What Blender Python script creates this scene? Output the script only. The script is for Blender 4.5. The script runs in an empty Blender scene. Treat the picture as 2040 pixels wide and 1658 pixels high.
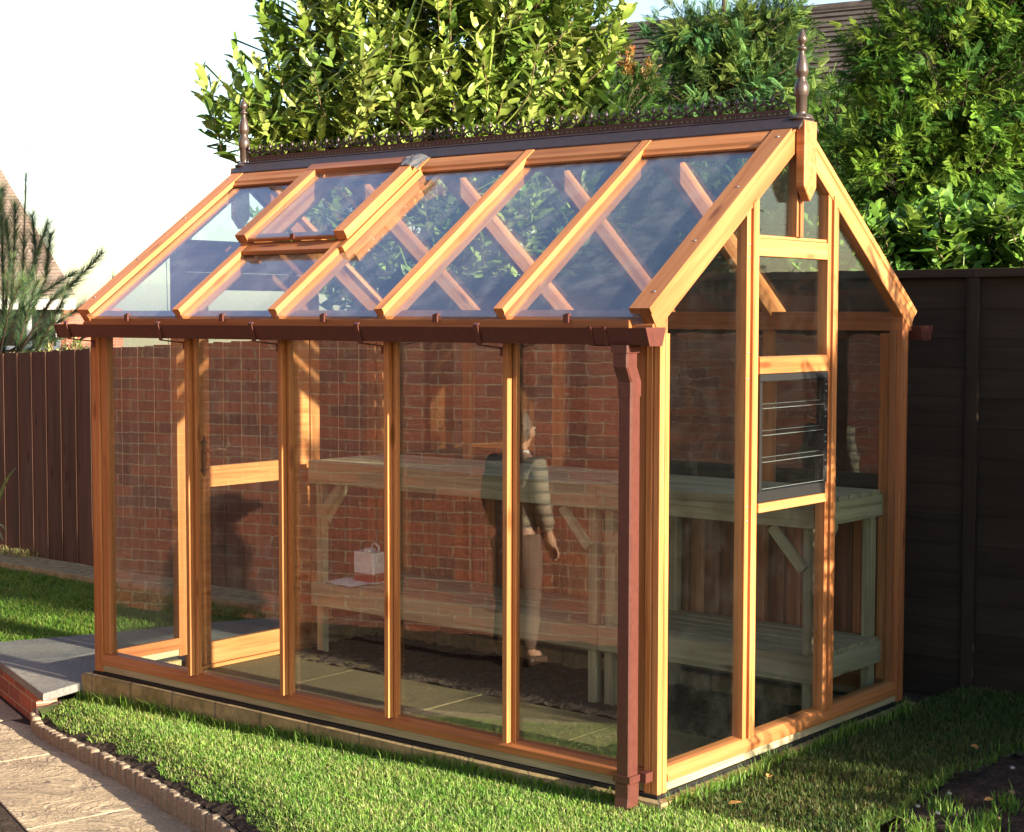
import bpy, math, random
import numpy as np
from mathutils import Vector, Matrix, Euler
R = math.radians
random.seed(7); rng = np.random.default_rng(11)
scn = bpy.context.scene
COL = scn.collection

# ------------------------------------------------------------------ camera, world, sun
CAM = Vector((3.298, -4.8349, 1.708)); YAW = 0.6881; PITCH = -0.0596; ROLL = 0.0017; FPX = 3292.8
cd = bpy.data.cameras.new('camera'); cam = bpy.data.objects.new('camera', cd); COL.objects.link(cam)
cd.sensor_width = 36; cd.lens = FPX / 2040 * 36; cd.clip_end = 500; cd.clip_start = 0.05
fwd = Vector((-math.sin(YAW) * math.cos(PITCH), math.cos(YAW) * math.cos(PITCH), math.sin(PITCH)))
rgt = Vector((math.cos(YAW), math.sin(YAW), 0)); upv = rgt.cross(fwd)
rgt2 = rgt * math.cos(ROLL) + upv * math.sin(ROLL); up2 = upv * math.cos(ROLL) - rgt * math.sin(ROLL)
cam.matrix_world = Matrix.Translation(CAM) @ Matrix((rgt2, up2, -fwd)).transposed().to_4x4()
scn.camera = cam
def at(px, py, t):
    """world point seen at photo pixel px,py at depth t metres along the lens axis"""
    return CAM + (fwd + rgt2 * ((px - 1020) / FPX) - up2 * ((py - 829) / FPX)) * t

SUN_EL, SUN_AZ = R(14.5), R(-0.55)      # azimuth measured from +X towards +Y
sd = Vector((math.cos(SUN_EL) * math.cos(SUN_AZ), math.cos(SUN_EL) * math.sin(SUN_AZ), math.sin(SUN_EL)))
ld = bpy.data.lights.new('sun', 'SUN'); ld.energy = 5.0; ld.angle = R(0.55); ld.color = (1.0, 0.875, 0.66)
lo = bpy.data.objects.new('sun', ld); COL.objects.link(lo); lo.rotation_euler = sd.to_track_quat('Z', 'Y').to_euler()
wd = bpy.data.worlds.new("World"); scn.world = wd; wd.use_nodes = True
nt = wd.node_tree; nt.nodes.clear()
sky = nt.nodes.new('ShaderNodeTexSky'); sky.sky_type = 'NISHITA'; sky.sun_disc = False
sky.sun_elevation = SUN_EL; sky.sun_rotation = R(90) - SUN_AZ; sky.dust_density = 0.9; sky.air_density = 1.0; sky.ozone_density = 1.0
bg = nt.nodes.new('ShaderNodeBackground'); bg.inputs[1].default_value = 0.088
wo = nt.nodes.new('ShaderNodeOutputWorld'); nt.links.new(sky.outputs[0], bg.inputs[0]); nt.links.new(bg.outputs[0], wo.inputs[0])
scn.view_settings.view_transform = 'Standard'; scn.view_settings.look = 'None'
scn.view_settings.exposure = 1.98; scn.view_settings.gamma = 1
cy = scn.cycles
cy.max_bounces = 14; cy.transparent_max_bounces = 40; cy.glossy_bounces = 5; cy.diffuse_bounces = 4
cy.use_denoising = True; cy.caustics_reflective = False; cy.caustics_refractive = False; cy.sample_clamp_indirect = 6

# ------------------------------------------------------------------ material helpers
def new_mat(name):
    m = bpy.data.materials.new(name); m.use_nodes = True
    n = m.node_tree; n.nodes.clear(); return m, n
class N:
    def __init__(s, nt): s.nt = nt
    def __call__(s, t, props=None, **inp):
        n = s.nt.nodes.new('ShaderNode' + t)
        for k, v in (props or {}).items(): setattr(n, k, v)
        for k, v in inp.items():
            key = k.replace('_', ' ')
            sock = None
            if k.startswith('i') and k[1:].isdigit(): sock = n.inputs[int(k[1:])]
            else:
                for q in n.inputs:
                    if q.name == key: sock = q; break
            if isinstance(v, bpy.types.NodeSocket): s.nt.links.new(v, sock)
            else: sock.default_value = v
        return n
def ramp(nd, fac, stops, interp='LINEAR'):
    r = nd('ValToRGB', None, Fac=fac); e = r.color_ramp.elements; r.color_ramp.interpolation = interp
    while len(e) > 1: e.remove(e[-1])
    e[0].position = stops[0][0]; e[0].color = (*stops[0][1], 1)
    for p, c in stops[1:]: q = e.new(p); q.color = (*c, 1)
    return r.outputs[0]
def c4(c): return (c[0], c[1], c[2], 1)
def mix(nd, a, b, f, mode='MIX'):
    m = nd('Mix', {'data_type': 'RGBA', 'blend_type': mode})
    for k, v in ((0, f), (6, a), (7, b)):
        if isinstance(v, bpy.types.NodeSocket): nd.nt.links.new(v, m.inputs[k])
        else: m.inputs[k].default_value = v if k == 0 else c4(v)
    return m.outputs[2]
def finish(m, nd, color, rough=0.6, bump=None, bdist=0.002, bstr=1.0, spec=0.4, coat=0.0, metal=0.0, transl=0.0):
    p = nd('BsdfPrincipled')
    for k, v in (('Base Color', color), ('Roughness', rough)):
        if isinstance(v, bpy.types.NodeSocket): nd.nt.links.new(v, p.inputs[k])
        else: p.inputs[k].default_value = c4(v) if k == 'Base Color' else v
    p.inputs['Specular IOR Level'].default_value = spec; p.inputs['Metallic'].default_value = metal
    p.inputs['Coat Weight'].default_value = coat; p.inputs['Coat Roughness'].default_value = 0.15
    if bump is not None:
        b = nd('Bump', None, Height=bump, Distance=bdist, Strength=bstr); nd.nt.links.new(b.outputs[0], p.inputs['Normal'])
    out = p.outputs[0]
    if transl > 0:
        t = nd('BsdfTranslucent', None, Color=color if isinstance(color, bpy.types.NodeSocket) else c4(color))
        out = nd('MixShader', None, Fac=transl, i1=out, i2=t.outputs[0]).outputs[0]
    o = nd('OutputMaterial', None, Surface=out)
    return m
def objco(nd, scale=(1, 1, 1), rot=(0, 0, 0), rand=True, out='Object'):
    tc = nd('TexCoord'); mp = nd('Mapping', None, Vector=tc.outputs[out]); mp.inputs['Scale'].default_value = scale; mp.inputs['Rotation'].default_value = rot
    if rand:
        oi = nd('ObjectInfo'); a = nd('VectorMath', {'operation': 'MULTIPLY_ADD'}, i0=mp.outputs[0], i1=(1, 1, 1))
        sc = nd('VectorMath', {'operation': 'SCALE'}, i0=(17.3, 5.1, 9.7)); nd.nt.links.new(oi.outputs['Random'], sc.inputs['Scale'])
        nd.nt.links.new(sc.outputs[0], a.inputs[2]); return a.outputs[0]
    return mp.outputs[0]
def wood(name, ca, cb, cc, rough=0.5, grain=1.0, vary=0.35, spec=0.35, bd=0.0006, knots=True):
    """long axis of the board is local X"""
    m, t = new_mat(name); nd = N(t)
    v = objco(nd, (1.1, 34 * grain, 34 * grain)); v2 = objco(nd, (3.5, 90 * grain, 90 * grain)); v3 = objco(nd, (1.6, 7, 7))
    n1 = nd('TexNoise', None, Vector=v, Scale=1.0, Detail=4.0, Roughness=0.6, Distortion=0.6)
    n2 = nd('TexNoise', None, Vector=v2, Scale=1.0, Detail=2.0)
    n3 = nd('TexNoise', None, Vector=v3, Scale=1.0, Detail=3.0)
    col = ramp(nd, n1.outputs[0], [(0.30, cc), (0.46, ca), (0.62, cb), (0.8, ca)])
    col = mix(nd, col, ramp(nd, n2.outputs[0], [(0.3, (.84, .82, .80)), (0.7, (1.08, 1.08, 1.08))]), 0.7, 'MULTIPLY')
    col = mix(nd, col, ramp(nd, n3.outputs[0], [(0.32, (.82, .76, .72)), (0.6, (1.06, 1.06, 1.06))]), 0.8, 'MULTIPLY')
    oi = nd('ObjectInfo')
    hv = nd('HueSaturation', None, Color=col, Hue=0.5, Saturation=1.0)
    mr = nd('MapRange', None, Value=oi.outputs['Random']); mr.inputs[3].default_value = 1 - vary; mr.inputs[4].default_value = 1 + vary * 0.6
    t.links.new(mr.outputs[0], hv.inputs['Value'])
    col = hv.outputs[0]
    if knots:
        vk = objco(nd, (2.2, 9, 9)); vo = nd('TexVoronoi', None, Vector=vk, Scale=1.0)
        k = ramp(nd, vo.outputs['Distance'], [(0.0, (.30, .22, .18)), (0.09, (.55, .45, .38)), (0.15, (1, 1, 1))])
        col = mix(nd, col, k, 0.85, 'MULTIPLY')
    return finish(m, nd, col, rough, n2.outputs[0], bd, 0.6, spec)

M = {}
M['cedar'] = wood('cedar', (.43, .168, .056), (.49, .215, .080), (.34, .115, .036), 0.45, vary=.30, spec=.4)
M['cedar_shade'] = wood('cedar_shade', (.30, .105, .038), (.35, .135, .05), (.23, .075, .028), 0.42, vary=.15, spec=.45)  # same cedar with shade put into its colour, for parts away from the sun
M['treated'] = wood('treated_pine', (.30, .265, .165), (.36, .325, .21), (.20, .175, .105), 0.65, vary=.15)
M['staging'] = wood('staging_pine', (.31, .295, .185), (.38, .36, .235), (.20, .19, .115), 0.6, vary=.15)
M['black'] = finish(*(lambda m_, n_: (m_, N(n_)))(*new_mat('black_plastic')), (.012, .012, .013), 0.5)
def simple(name, col, rough=.5, spec=.4, metal=0, noise=None, bd=0.001, vary=(.85, 1.1), coat=0, sc=40):
    m, t = new_mat(name); nd = N(t)
    v = objco(nd); n = nd('TexNoise', None, Vector=v, Scale=float(sc), Detail=5.0, Roughness=.6)
    c = mix(nd, col, ramp(nd, n.outputs[0], [(0.3, (vary[0],) * 3), (0.7, (vary[1],) * 3)]), 1.0, 'MULTIPLY')
    return finish(m, nd, c, rough, n.outputs[0], bd, .5, spec, coat, metal)
M['gutter'] = simple('brown_pvc', (.088, .028, .022), .36, .5, vary=(.8, 1.1), bd=.0006)
M['ridge'] = simple('ridge_metal', (.040, .026, .027), .36, .5, vary=(.7, 1.2))
M['finial'] = simple('bronze_finial', (.085, .060, .052), .30, .6, metal=.35, vary=(.85, 1.1))
M['dpc'] = simple('damp_course', (.008, .008, .009), .7)
M['steel'] = simple('steel', (.55, .55, .56), .3, .5, metal=.9)
M['iron'] = simple('wrought_iron', (.10, .07, .05), .4, .5, metal=.6)
M['lead'] = simple('lead_flashing', (.16, .16, .17), .42, .5, metal=.5)
M['white'] = simple('white_plastic', (.70, .72, .76), .4)
M['red_label'] = simple('red_label', (.30, .05, .04), .5)
M['paper'] = simple('paper', (.72, .73, .80), .7)
M['fascia'] = simple('white_fascia', (.78, .77, .74), .5)

def glass_mat(name, tint=(.93, .955, .95), wav=1.0, dirt=.02, r0=.045, rc=(1, 1, 1)):
    m, t = new_mat(name); nd = N(t)
    v = objco(nd, (1, 1, 1)); n = nd('TexNoise', None, Vector=v, Scale=9.0, Detail=2.0)
    n2 = nd('TexNoise', None, Vector=v, Scale=2.6, Detail=1.0)
    ad = nd('Math', {'operation': 'MULTIPLY_ADD'}, i0=n2.outputs[0], i1=3.0, i2=n.outputs[0])
    b = nd('Bump', None, Height=ad.outputs[0], Distance=0.00022 * wav, Strength=1.0)
    gl = nd('BsdfGlossy', {'distribution': 'GGX'}, Roughness=0.004, Color=c4(rc)); t.links.new(b.outputs[0], gl.inputs['Normal'])
    tr = nd('BsdfTransparent', None, Color=c4(tint))
    df = nd('BsdfDiffuse', None, Color=(.55, .56, .55, 1))
    lw = nd('LayerWeight'); lw.inputs[0].default_value = .5
    pw = nd('Math', {'operation': 'POWER'}, i0=lw.outputs['Facing'], i1=5.0)
    fr = nd('Math', {'operation': 'MULTIPLY_ADD'}, i0=pw.outputs[0], i1=1 - r0, i2=r0)
    # dust, streaks on the panes; on the roof also a pale sky veil
    vs = objco(nd, (3, 3, 3)); sn = nd('TexNoise', None, Vector=vs, Scale=3.0, Detail=6.0, Roughness=.65)
    dr = nd('MapRange', None, Value=sn.outputs[0]); dr.inputs[1].default_value = .45; dr.inputs[2].default_value = .75; dr.inputs[3].default_value = dirt * .35; dr.inputs[4].default_value = dirt * 1.6
    a = nd('MixShader', None, Fac=dr.outputs[0], i1=tr.outputs[0], i2=df.outputs[0])
    s = nd('MixShader', None, Fac=fr.outputs[0], i1=a.outputs[0], i2=gl.outputs[0])
    nd('OutputMaterial', None, Surface=s.outputs[0]); return m
M['glass'] = glass_mat('pane_glass', dirt=.004, r0=.055)
M['sideglass'] = glass_mat('side_pane_glass', dirt=.002, r0=.074, wav=.5)
M['roofglass'] = glass_mat('roof_glass', wav=.3, dirt=.085, r0=.125, rc=(.90, .88, 1.0))  # dirt doubles as a whitish veil; violet reflection tint imitates the sky's sheen
M['windowglass'] = glass_mat('window_glass', tint=(.25, .28, .3), wav=.5, dirt=.0)

# ------------------------------------------------------------------ mesh helpers
def tag(o, label=None, cat=None, group=None, kind=None):
    if label: o['label'] = label
    if cat: o['category'] = cat
    if group: o['group'] = group
    if kind: o['kind'] = kind
    return o
def empty(name, loc=(0, 0, 0)):
    o = bpy.data.objects.new(name, None); COL.objects.link(o); o.location = loc; o.empty_display_size = .1; return o
def attach(o, parent):
    if parent is not None:
        o.parent = parent
        o.matrix_parent_inverse = world_of(parent).inverted()
def world_of(o):
    m = Matrix.LocRotScale(o.location, o.rotation_euler, o.scale)
    if o.parent: return world_of(o.parent) @ o.matrix_parent_inverse @ m
    return m
def mk(name, verts, faces, mat, parent=None, smooth=False, mw=None):
    me = bpy.data.meshes.new(name); me.from_pydata([tuple(v) for v in verts], [], faces); me.update()
    if mat is not None: me.materials.append(mat)
    if smooth: me.polygons.foreach_set('use_smooth', [True] * len(me.polygons))
    o = bpy.data.objects.new(name, me); COL.objects.link(o)
    if mw is not None:
        l, r, s = mw.decompose(); o.location = l; o.rotation_euler = r.to_euler(); o.scale = s
    attach(o, parent); return o
def fast(name, V, F, mat, parent=None, cols=None, smooth=False, uv=None):
    V = np.ascontiguousarray(V, dtype=np.float32); F = np.ascontiguousarray(F, dtype=np.int32)
    me = bpy.data.meshes.new(name); me.vertices.add(len(V)); me.vertices.foreach_set('co', V.ravel())
    k = F.shape[1]; me.loops.add(F.size); me.loops.foreach_set('vertex_index', F.ravel())
    me.polygons.add(len(F)); me.polygons.foreach_set('loop_start', np.arange(0, F.size, k, dtype=np.int32))
    try: me.polygons.foreach_set('loop_total', np.full(len(F), k, dtype=np.int32))
    except Exception: pass
    if smooth: me.polygons.foreach_set('use_smooth', np.ones(len(F), dtype=bool))
    if cols is not None:
        ca = me.color_attributes.new('tint', 'FLOAT_COLOR', 'POINT'); cc = np.ones((len(V), 4), dtype=np.float32); cc[:, :3] = cols; ca.data.foreach_set('color', cc.ravel())
    me.update(calc_edges=True); me.validate()
    me.materials.append(mat); o = bpy.data.objects.new(name, me); COL.objects.link(o); attach(o, parent); return o
def chamfer(pts, c):
    if c <= 0: return pts
    out = []; n = len(pts)
    for i in range(n):
        p = Vector(pts[i]); a = Vector(pts[i - 1]); b = Vector(pts[(i + 1) % n])
        da = (a - p); db = (b - p); k = min(c, da.length * .35, db.length * .35)
        out += [tuple(p + da.normalized() * k), tuple(p + db.normalized() * k)]
    return out
def rect(w, h, cx=0, cy=0): return [(cx - w / 2, cy - h / 2), (cx + w / 2, cy - h / 2), (cx + w / 2, cy + h / 2), (cx - w / 2, cy + h / 2)]
def beam(name, p0, p1, prof, mat, parent=None, up=(0, 0, 1), ch=.0018, cut0=0, cut1=0):
    """prism of profile (side, up) along p0-p1; local X runs along it, so the grain does too. side = up x dir"""
    p0 = Vector(p0); p1 = Vector(p1); d = (p1 - p0); L = d.length; d.normalize(); u = Vector(up); u = (u - d * u.dot(d)).normalized(); s = u.cross(d)
    mw = Matrix.Translation(p0) @ Matrix((d, s, u)).transposed().to_4x4()
    P = chamfer(prof, ch); n = len(P)
    V = [(cut0 * w, v, w) for v, w in P] + [(L + cut1 * w, v, w) for v, w in P]
    F = [[(i + 1) % n, i, n + i, n + (i + 1) % n] for i in range(n)]
    F.append(list(range(n))); F.append(list(range(2 * n - 1, n - 1, -1)))
    # orientation check
    area = sum(P[i][0] * P[(i + 1) % n][1] - P[(i + 1) % n][0] * P[i][1] for i in range(n))
    if area > 0: F = [f[::-1] for f in F]
    return mk(name, V, F, mat, parent, mw=mw)
def box(name, x0, x1, y0, y1, z0, z1, mat, parent=None, ch=.0018, axis=None):
    """axis-aligned board; grain follows its longest side"""
    dx, dy, dz = x1 - x0, y1 - y0, z1 - z0; cx, cy_, cz = (x0 + x1) / 2, (y0 + y1) / 2, (z0 + z1) / 2
    a = axis if axis is not None else max(range(3), key=lambda i: (dx, dy, dz)[i])
    if a == 0: return beam(name, (x0, cy_, cz), (x1, cy_, cz), rect(dy, dz), mat, parent, (0, 0, 1), ch)
    if a == 1: return beam(name, (cx, y0, cz), (cx, y1, cz), rect(dx, dz), mat, parent, (0, 0, 1), ch)
    return beam(name, (cx, cy_, z0), (cx, cy_, z1), rect(dx, dy), mat, parent, (0, 1, 0), ch)
def merge_boxes(lst):
    V, F = [], []
    for (x0, x1, y0, y1, z0, z1) in lst:
        b = len(V); V += [(x, y, z) for x in (x0, x1) for y in (y0, y1) for z in (z0, z1)]
        F += [[b + i for i in f] for f in ((0, 1, 3, 2), (4, 6, 7, 5), (0, 4, 5, 1), (2, 3, 7, 6), (0, 2, 6, 4), (1, 5, 7, 3))]
    return V, F
def lathe(name, prof, mat, parent=None, loc=(0, 0, 0), n=28, smooth=True):
    V, F = [], []
    for r, z in prof:
        for i in range(n): a = 2 * math.pi * i / n; V.append((loc[0] + r * math.cos(a), loc[1] + r * math.sin(a), loc[2] + z))
    for j in range(len(prof) - 1):
        for i in range(n): F.append([j * n + i, j * n + (i + 1) % n, (j + 1) * n + (i + 1) % n, (j + 1) * n + i])
    F.append(list(range(n))[::-1]); F.append([(len(prof) - 1) * n + i for i in range(n)])
    return mk(name, V, F, mat, parent, smooth)
def tube_data(path, rad, n=6):
    V, F = [], []; P = [Vector(p) for p in path]
    for i, p in enumerate(P):
        d = (P[min(i + 1, len(P) - 1)] - P[max(i - 1, 0)]).normalized()
        a = d.orthogonal().normalized() if i == 0 else (a - d * a.dot(d)).normalized()
        b = d.cross(a); r = rad[i] if hasattr(rad, '__len__') else rad
        V += [tuple(p + a * (r * math.cos(2 * math.pi * k / n)) + b * (r * math.sin(2 * math.pi * k / n))) for k in range(n)]
    for i in range(len(P) - 1):
        F += [[i * n + k, i * n + (k + 1) % n, (i + 1) * n + (k + 1) % n, (i + 1) * n + k] for k in range(n)]
    F += [list(range(n))[::-1], [(len(P) - 1) * n + k for k in range(n)]]
    return V, F
class MB:
    def __init__(s): s.V = []; s.F = []
    def add(s, VF): b = len(s.V); s.V += list(VF[0]); s.F += [[i + b for i in f] for f in VF[1]]; return s
    def tube(s, path, rad, n=6): return s.add(tube_data(path, rad, n))
    def box(s, *a): return s.add(merge_boxes([a]))
    def build(s, name, mat, parent=None, smooth=False): return mk(name, s.V, s.F, mat, parent, smooth)

# ------------------------------------------------------------------ greenhouse
GL, GW = 3.289, 1.94; TH = math.atan2(2.5036 - 1.7412, .97 + .0743); ST, CT = math.sin(TH), math.cos(TH)
SL = 1.293
GH = empty('greenhouse', (0, 0, 0)); tag(GH, 'cedar framed glass greenhouse with dark ridge cresting and brown gutters on a low block base', 'greenhouse')
def rs(x, s, off=0, back=False):
    y = -.0743 + s * CT - off * ST; z = 1.7412 + s * ST + off * CT
    return Vector((x, (GW - y) if back else y, z))
def nrm(back): return (0, ST if back else -ST, CT)
C_, CD, TR = M['cedar'], M['cedar_shade'], M['treated']

# block plinth under the frame
def block_mat():
    m, t = new_mat('yellow_block'); nd = N(t)
    tc = nd('TexCoord'); sx = nd('SeparateXYZ', None, Vector=tc.outputs['Object'])
    ad = nd('Math', {'operation': 'ADD'}, i0=sx.outputs[0], i1=sx.outputs[1])
    v = nd('CombineXYZ', None, X=ad.outputs[0], Y=sx.outputs[2], Z=0.0)
    b = nd('TexBrick', {'offset': .5}, Vector=v.outputs[0], Scale=1.0); b.inputs['Brick Width'].default_value = .30; b.inputs['Row Height'].default_value = .105
    b.inputs['Mortar Size'].default_value = .006; b.inputs['Mortar Smooth'].default_value = .4; b.inputs['Bias'].default_value = -.2
    b.inputs['Color1'].default_value = (.36, .27, .14, 1); b.inputs['Color2'].default_value = (.28, .21, .115, 1); b.inputs['Mortar'].default_value = (.19, .16, .115, 1)
    n = nd('TexNoise', None, Vector=tc.outputs['Object'], Scale=28.0, Detail=6.0, Roughness=.7)
    n2 = nd('TexNoise', None, Vector=tc.outputs['Object'], Scale=5.0, Detail=3.0)
    c = mix(nd, b.outputs[0], ramp(nd, n.outputs[0], [(.3, (.6, .6, .6)), (.7, (1.2, 1.18, 1.15))]), 1, 'MULTIPLY')
    c = mix(nd, c, ramp(nd, n2.outputs[0], [(.35, (.7, .72, .66)), (.6, (1.05, 1.05, 1.05))]), 1, 'MULTIPLY')
    h = nd('Math', {'operation': 'SUBTRACT'}, i0=n.outputs[0], i1=b.outputs[1])
    return finish(m, nd, c, .85, h.outputs[0], .004, 1.0, .2)
M['block'] = block_mat()
pv, pf = merge_boxes([(-3.335, .045, -.045, .075, -.36, -.016), (-3.335, .045, GW - .075, GW + .045, -.36, -.016), (-.075, .045, .075, GW - .075, -.36, -.016), (-3.335, -3.215, .075, .47, -.36, -.016), (-3.335, -3.215, 1.47, GW - .075, -.36, -.016)])
mk('block_base', pv, pf, M['block'], GH)
mk('damp_course', *merge_boxes([(-GL - .004, .004, -.006, .045, -.0155, -.002), (-GL - .004, .004, GW - .045, GW + .006, -.0155, -.002), (-.045, .004, .045, GW - .045, -.0155, -.002), (-GL - .004, -GL + .045, .045, .47, -.0155, -.002)]), M['dpc'], GH)

# sills: treated bearer below, cedar sill above
P = .06
def sill_run(p0, p1, out):
    """out = outward unit vector"""
    o = Vector(out); a = Vector(p0); b = Vector(p1); d = (b - a).normalized(); s = Vector((0, 0, 1)).cross(d); k = 1 if s.dot(o) > 0 else -1
    beam('bearer', a + Vector((0, 0, 0)), b, [(k * -.045, 0), (k * -.006, 0), (k * -.006, .033), (k * -.045, .033)], TR, GH)
    beam('sill', a, b, [(k * -.055, .0345), (k * .004, .0345), (k * .004, .062), (k * -.004, .072), (k * -.010, .086), (k * -.055, .092)], C_ if out[0] > .5 else CD, GH)  # sunward sill keeps the plain cedar, the others take the shade-toned copy
sill_run((-GL + P, 0, 0), (-P, 0, 0), (0, -1, 0)); sill_run((-GL + P, GW, 0), (-P, GW, 0), (0, 1, 0))
sill_run((0, P, 0), (0, GW - P, 0), (1, 0, 0)); sill_run((-GL, P, 0), (-GL, .49, 0), (-1, 0, 0)); sill_run((-GL, 1.45, 0), (-GL, GW - P, 0), (-1, 0, 0))

# corner posts with a grooved face and the jamb beside them
ZT = 1.70
for (x, y) in ((-P / 2, P / 2), (-GL + P / 2, P / 2), (-P / 2, GW - P / 2), (-GL + P / 2, GW - P / 2)):
    zt = 1.655 if True else ZT
    h = P / 2
    prof = [(-h, -h), (-.004, -h), (-.004, -h + .004), (.004, -h + .004), (.004, -h), (h, -h), (h, -.004), (h - .004, -.004), (h - .004, .004), (h, .004), (h, h), (.004, h), (.004, h - .004), (-.004, h - .004), (-.004, h), (-h, h), (-h, .004), (-h + .004, .004), (-h + .004, -.004), (-h, -.004)]
    beam('corner_post', (x, y, -.001), (x, y, 1.652), prof, C_ if y < 1 else CD, GH, (0, 1, 0), .0012)  # rear posts take the shade-toned cedar
def jamb(x, y, z1=1.64, w=.046, axis='x'):
    prof = rect(w, .042) if axis == 'x' else rect(.042, w)
    beam('jamb', (x, y, .09), (x, y, z1), prof, C_, GH, (0, 1, 0), .002)
jamb(-P - .028, .028); jamb(-GL + P + .028, .028); jamb(-P - .028, GW - .028); jamb(-GL + P + .028, GW - .028)
# front and back mullions (twin stiles with a raised cover strip)
MX = [-2.562, -1.945, -1.320, -.695]
def mullion(x, back=False):
    sg = 1 if not back else -1; y0 = 0 if not back else GW
    # local side axis = -X when up=(0,1,0) and dir=+Z
    pr = [(-.034, .006), (-.018, .006), (-.018, .016), (-.013, .016), (-.013, -.019), (.011, -.019), (.011, .016), (.016, .016), (.016, .006), (.034, .006), (.034, .030), (-.034, .030)]
    if back: pr = [(a, -b) for a, b in pr][::-1]
    beam('mullion', (x, y0, .078 if not back else .85), (x, y0, 1.652), pr, C_, GH, (0, 1, 0), .0015)
for x in MX: mullion(x); mullion(x, True)
for x in MX:                                                     # lower back mullions run down inside the boarding
    box('back_stud', x - .03, x + .03, GW - .10, GW - .052, .093, .84, CD, GH, axis=2)
# eaves plates
for b in (False, True):
    y0 = GW if b else 0; k = -1 if b else 1
    d0, d1 = Vector((-GL + .004, y0, 1.652)), Vector((-.004, y0, 1.652))
    sgn = Vector((0, 0, 1)).cross((d1 - d0).normalized()); kk = 1 if sgn.y * k > 0 else -1
    pr = [(kk * -.030, .0), (kk * .05, .0), (kk * .05, .085), (kk * -.045, .030), (kk * -.045, .012)]
    if kk < 0: pr = pr[::-1]
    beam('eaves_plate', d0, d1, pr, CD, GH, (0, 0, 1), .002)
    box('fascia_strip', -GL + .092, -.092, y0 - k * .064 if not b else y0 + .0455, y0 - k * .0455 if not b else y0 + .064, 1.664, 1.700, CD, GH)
# rafters
RX = [-2.567, -1.934, -1.310, -.686]
TPROF = [(-.024, 0), (.024, 0), (.024, -.018), (.0215, -.020), (.0215, -.0245), (.0185, -.0245), (.0185, -.092), (-.0185, -.092), (-.0185, -.0245), (-.0215, -.0245), (-.0215, -.020), (-.024, -.018)]
for b in (False, True):
    for x in RX:
        beam('rafter', rs(x, 0, 0, b), rs(x, 1.225, 0, b), TPROF[::-1], C_, GH, nrm(b), .0012)
    for xe, inner in ((0, -1), (-GL, 1)):
        # side axis is -X (front) / +X (back)
        sx = -1 if not b else 1
        pts = [(0, 0), (inner * .09, 0), (inner * .09, -.024), (inner * .052, -.024), (inner * .052, -.096), (-inner * -.004, -.096), (-inner * -.004, -.027), (-inner * -.001, -.025), (0, -.023)]
        pr = [(sx * a, w) for a, w in pts]
        xo = xe + (.004 if xe == 0 else -.004)
        beam('bargeboard', rs(xo, 0, 0, b), rs(xo, 1.232, 0, b), pr if True else pr[::-1], C_, GH, nrm(b), .0015)
        for s in (.10, .42, .78, 1.14):
            q = rs(xo + inner * .035, s, .001, b)
            me = lathe('screw', [(.0045, 0), (.0045, .0015), (.002, .002)], M['steel'], GH, (0, 0, 0), 8); me.location = q; me.rotation_euler = Vector(nrm(b)).to_track_quat('Z', 'Y').to_euler()
            me.scale = (1.2, 1.2, 1)
# ridge board (timber) and upper trims under the metal cap
box('ridge_beam', -GL + .055, -.055, .958, .982, 2.375, 2.478, CD, GH)
for b in (False, True):
    for i, (xa, xb) in enumerate(zip([-GL + .092] + [x + .026 for x in RX], [x - .026 for x in RX] + [-.092])):
        beam('ridge_trim', rs(xa, 1.0, 0, b) * 0 + rs(xa, 1.155, 0, b), rs(xb, 1.155, 0, b), [(sgn_ * a, w) for sgn_ in (1,) for a, w in [(-.055, -.026), (.070, -.026), (.070, -.003), (-.030, -.003), (-.040, -.012), (-.055, -.016)]] if not b else [(-a, w) for a, w in [(-.055, -.026), (.070, -.026), (.070, -.003), (-.030, -.003), (-.040, -.012), (-.055, -.016)]][::-1], C_, GH, nrm(b), .001)
# roof panes
edges = [-GL + .0535] + RX + [-.0535]
def roofpane(x0, x1, s0, s1, b, off=-.0275):
    xc = (x0 + x1) / 2
    beam('roof_pane', rs(xc, s0, off, b), rs(xc, s1, off, b), rect(x1 - x0, .004, 0, -.002), M['roofglass'], GH, nrm(b), 0)
    return xc
for b in (False, True):
    for i in range(5):
        x0 = edges[i] + (.0195 if i else 0); x1 = edges[i + 1] - (.0195 if i < 4 else 0)
        if i == 1 and not b: roofpane(x0, x1, -.012, .50, b)
        else: roofpane(x0, x1, -.012, 1.125, b)
        xc = (x0 + x1) / 2
        p = rs(xc, -.02, -.028, b); mb = MB(); k = 1 if b else -1
        mb.box(xc - .012, xc + .012, min(p.y, p.y + k * .008), max(p.y, p.y + k * .008), p.z - .018, p.z + .012).box(xc - .010, xc + .010, min(p.y - k * .012, p.y), max(p.y - k * .012, p.y), p.z + .008, p.z + .016)
        mb.build('pane_clip', M['gutter'], GH)
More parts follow.
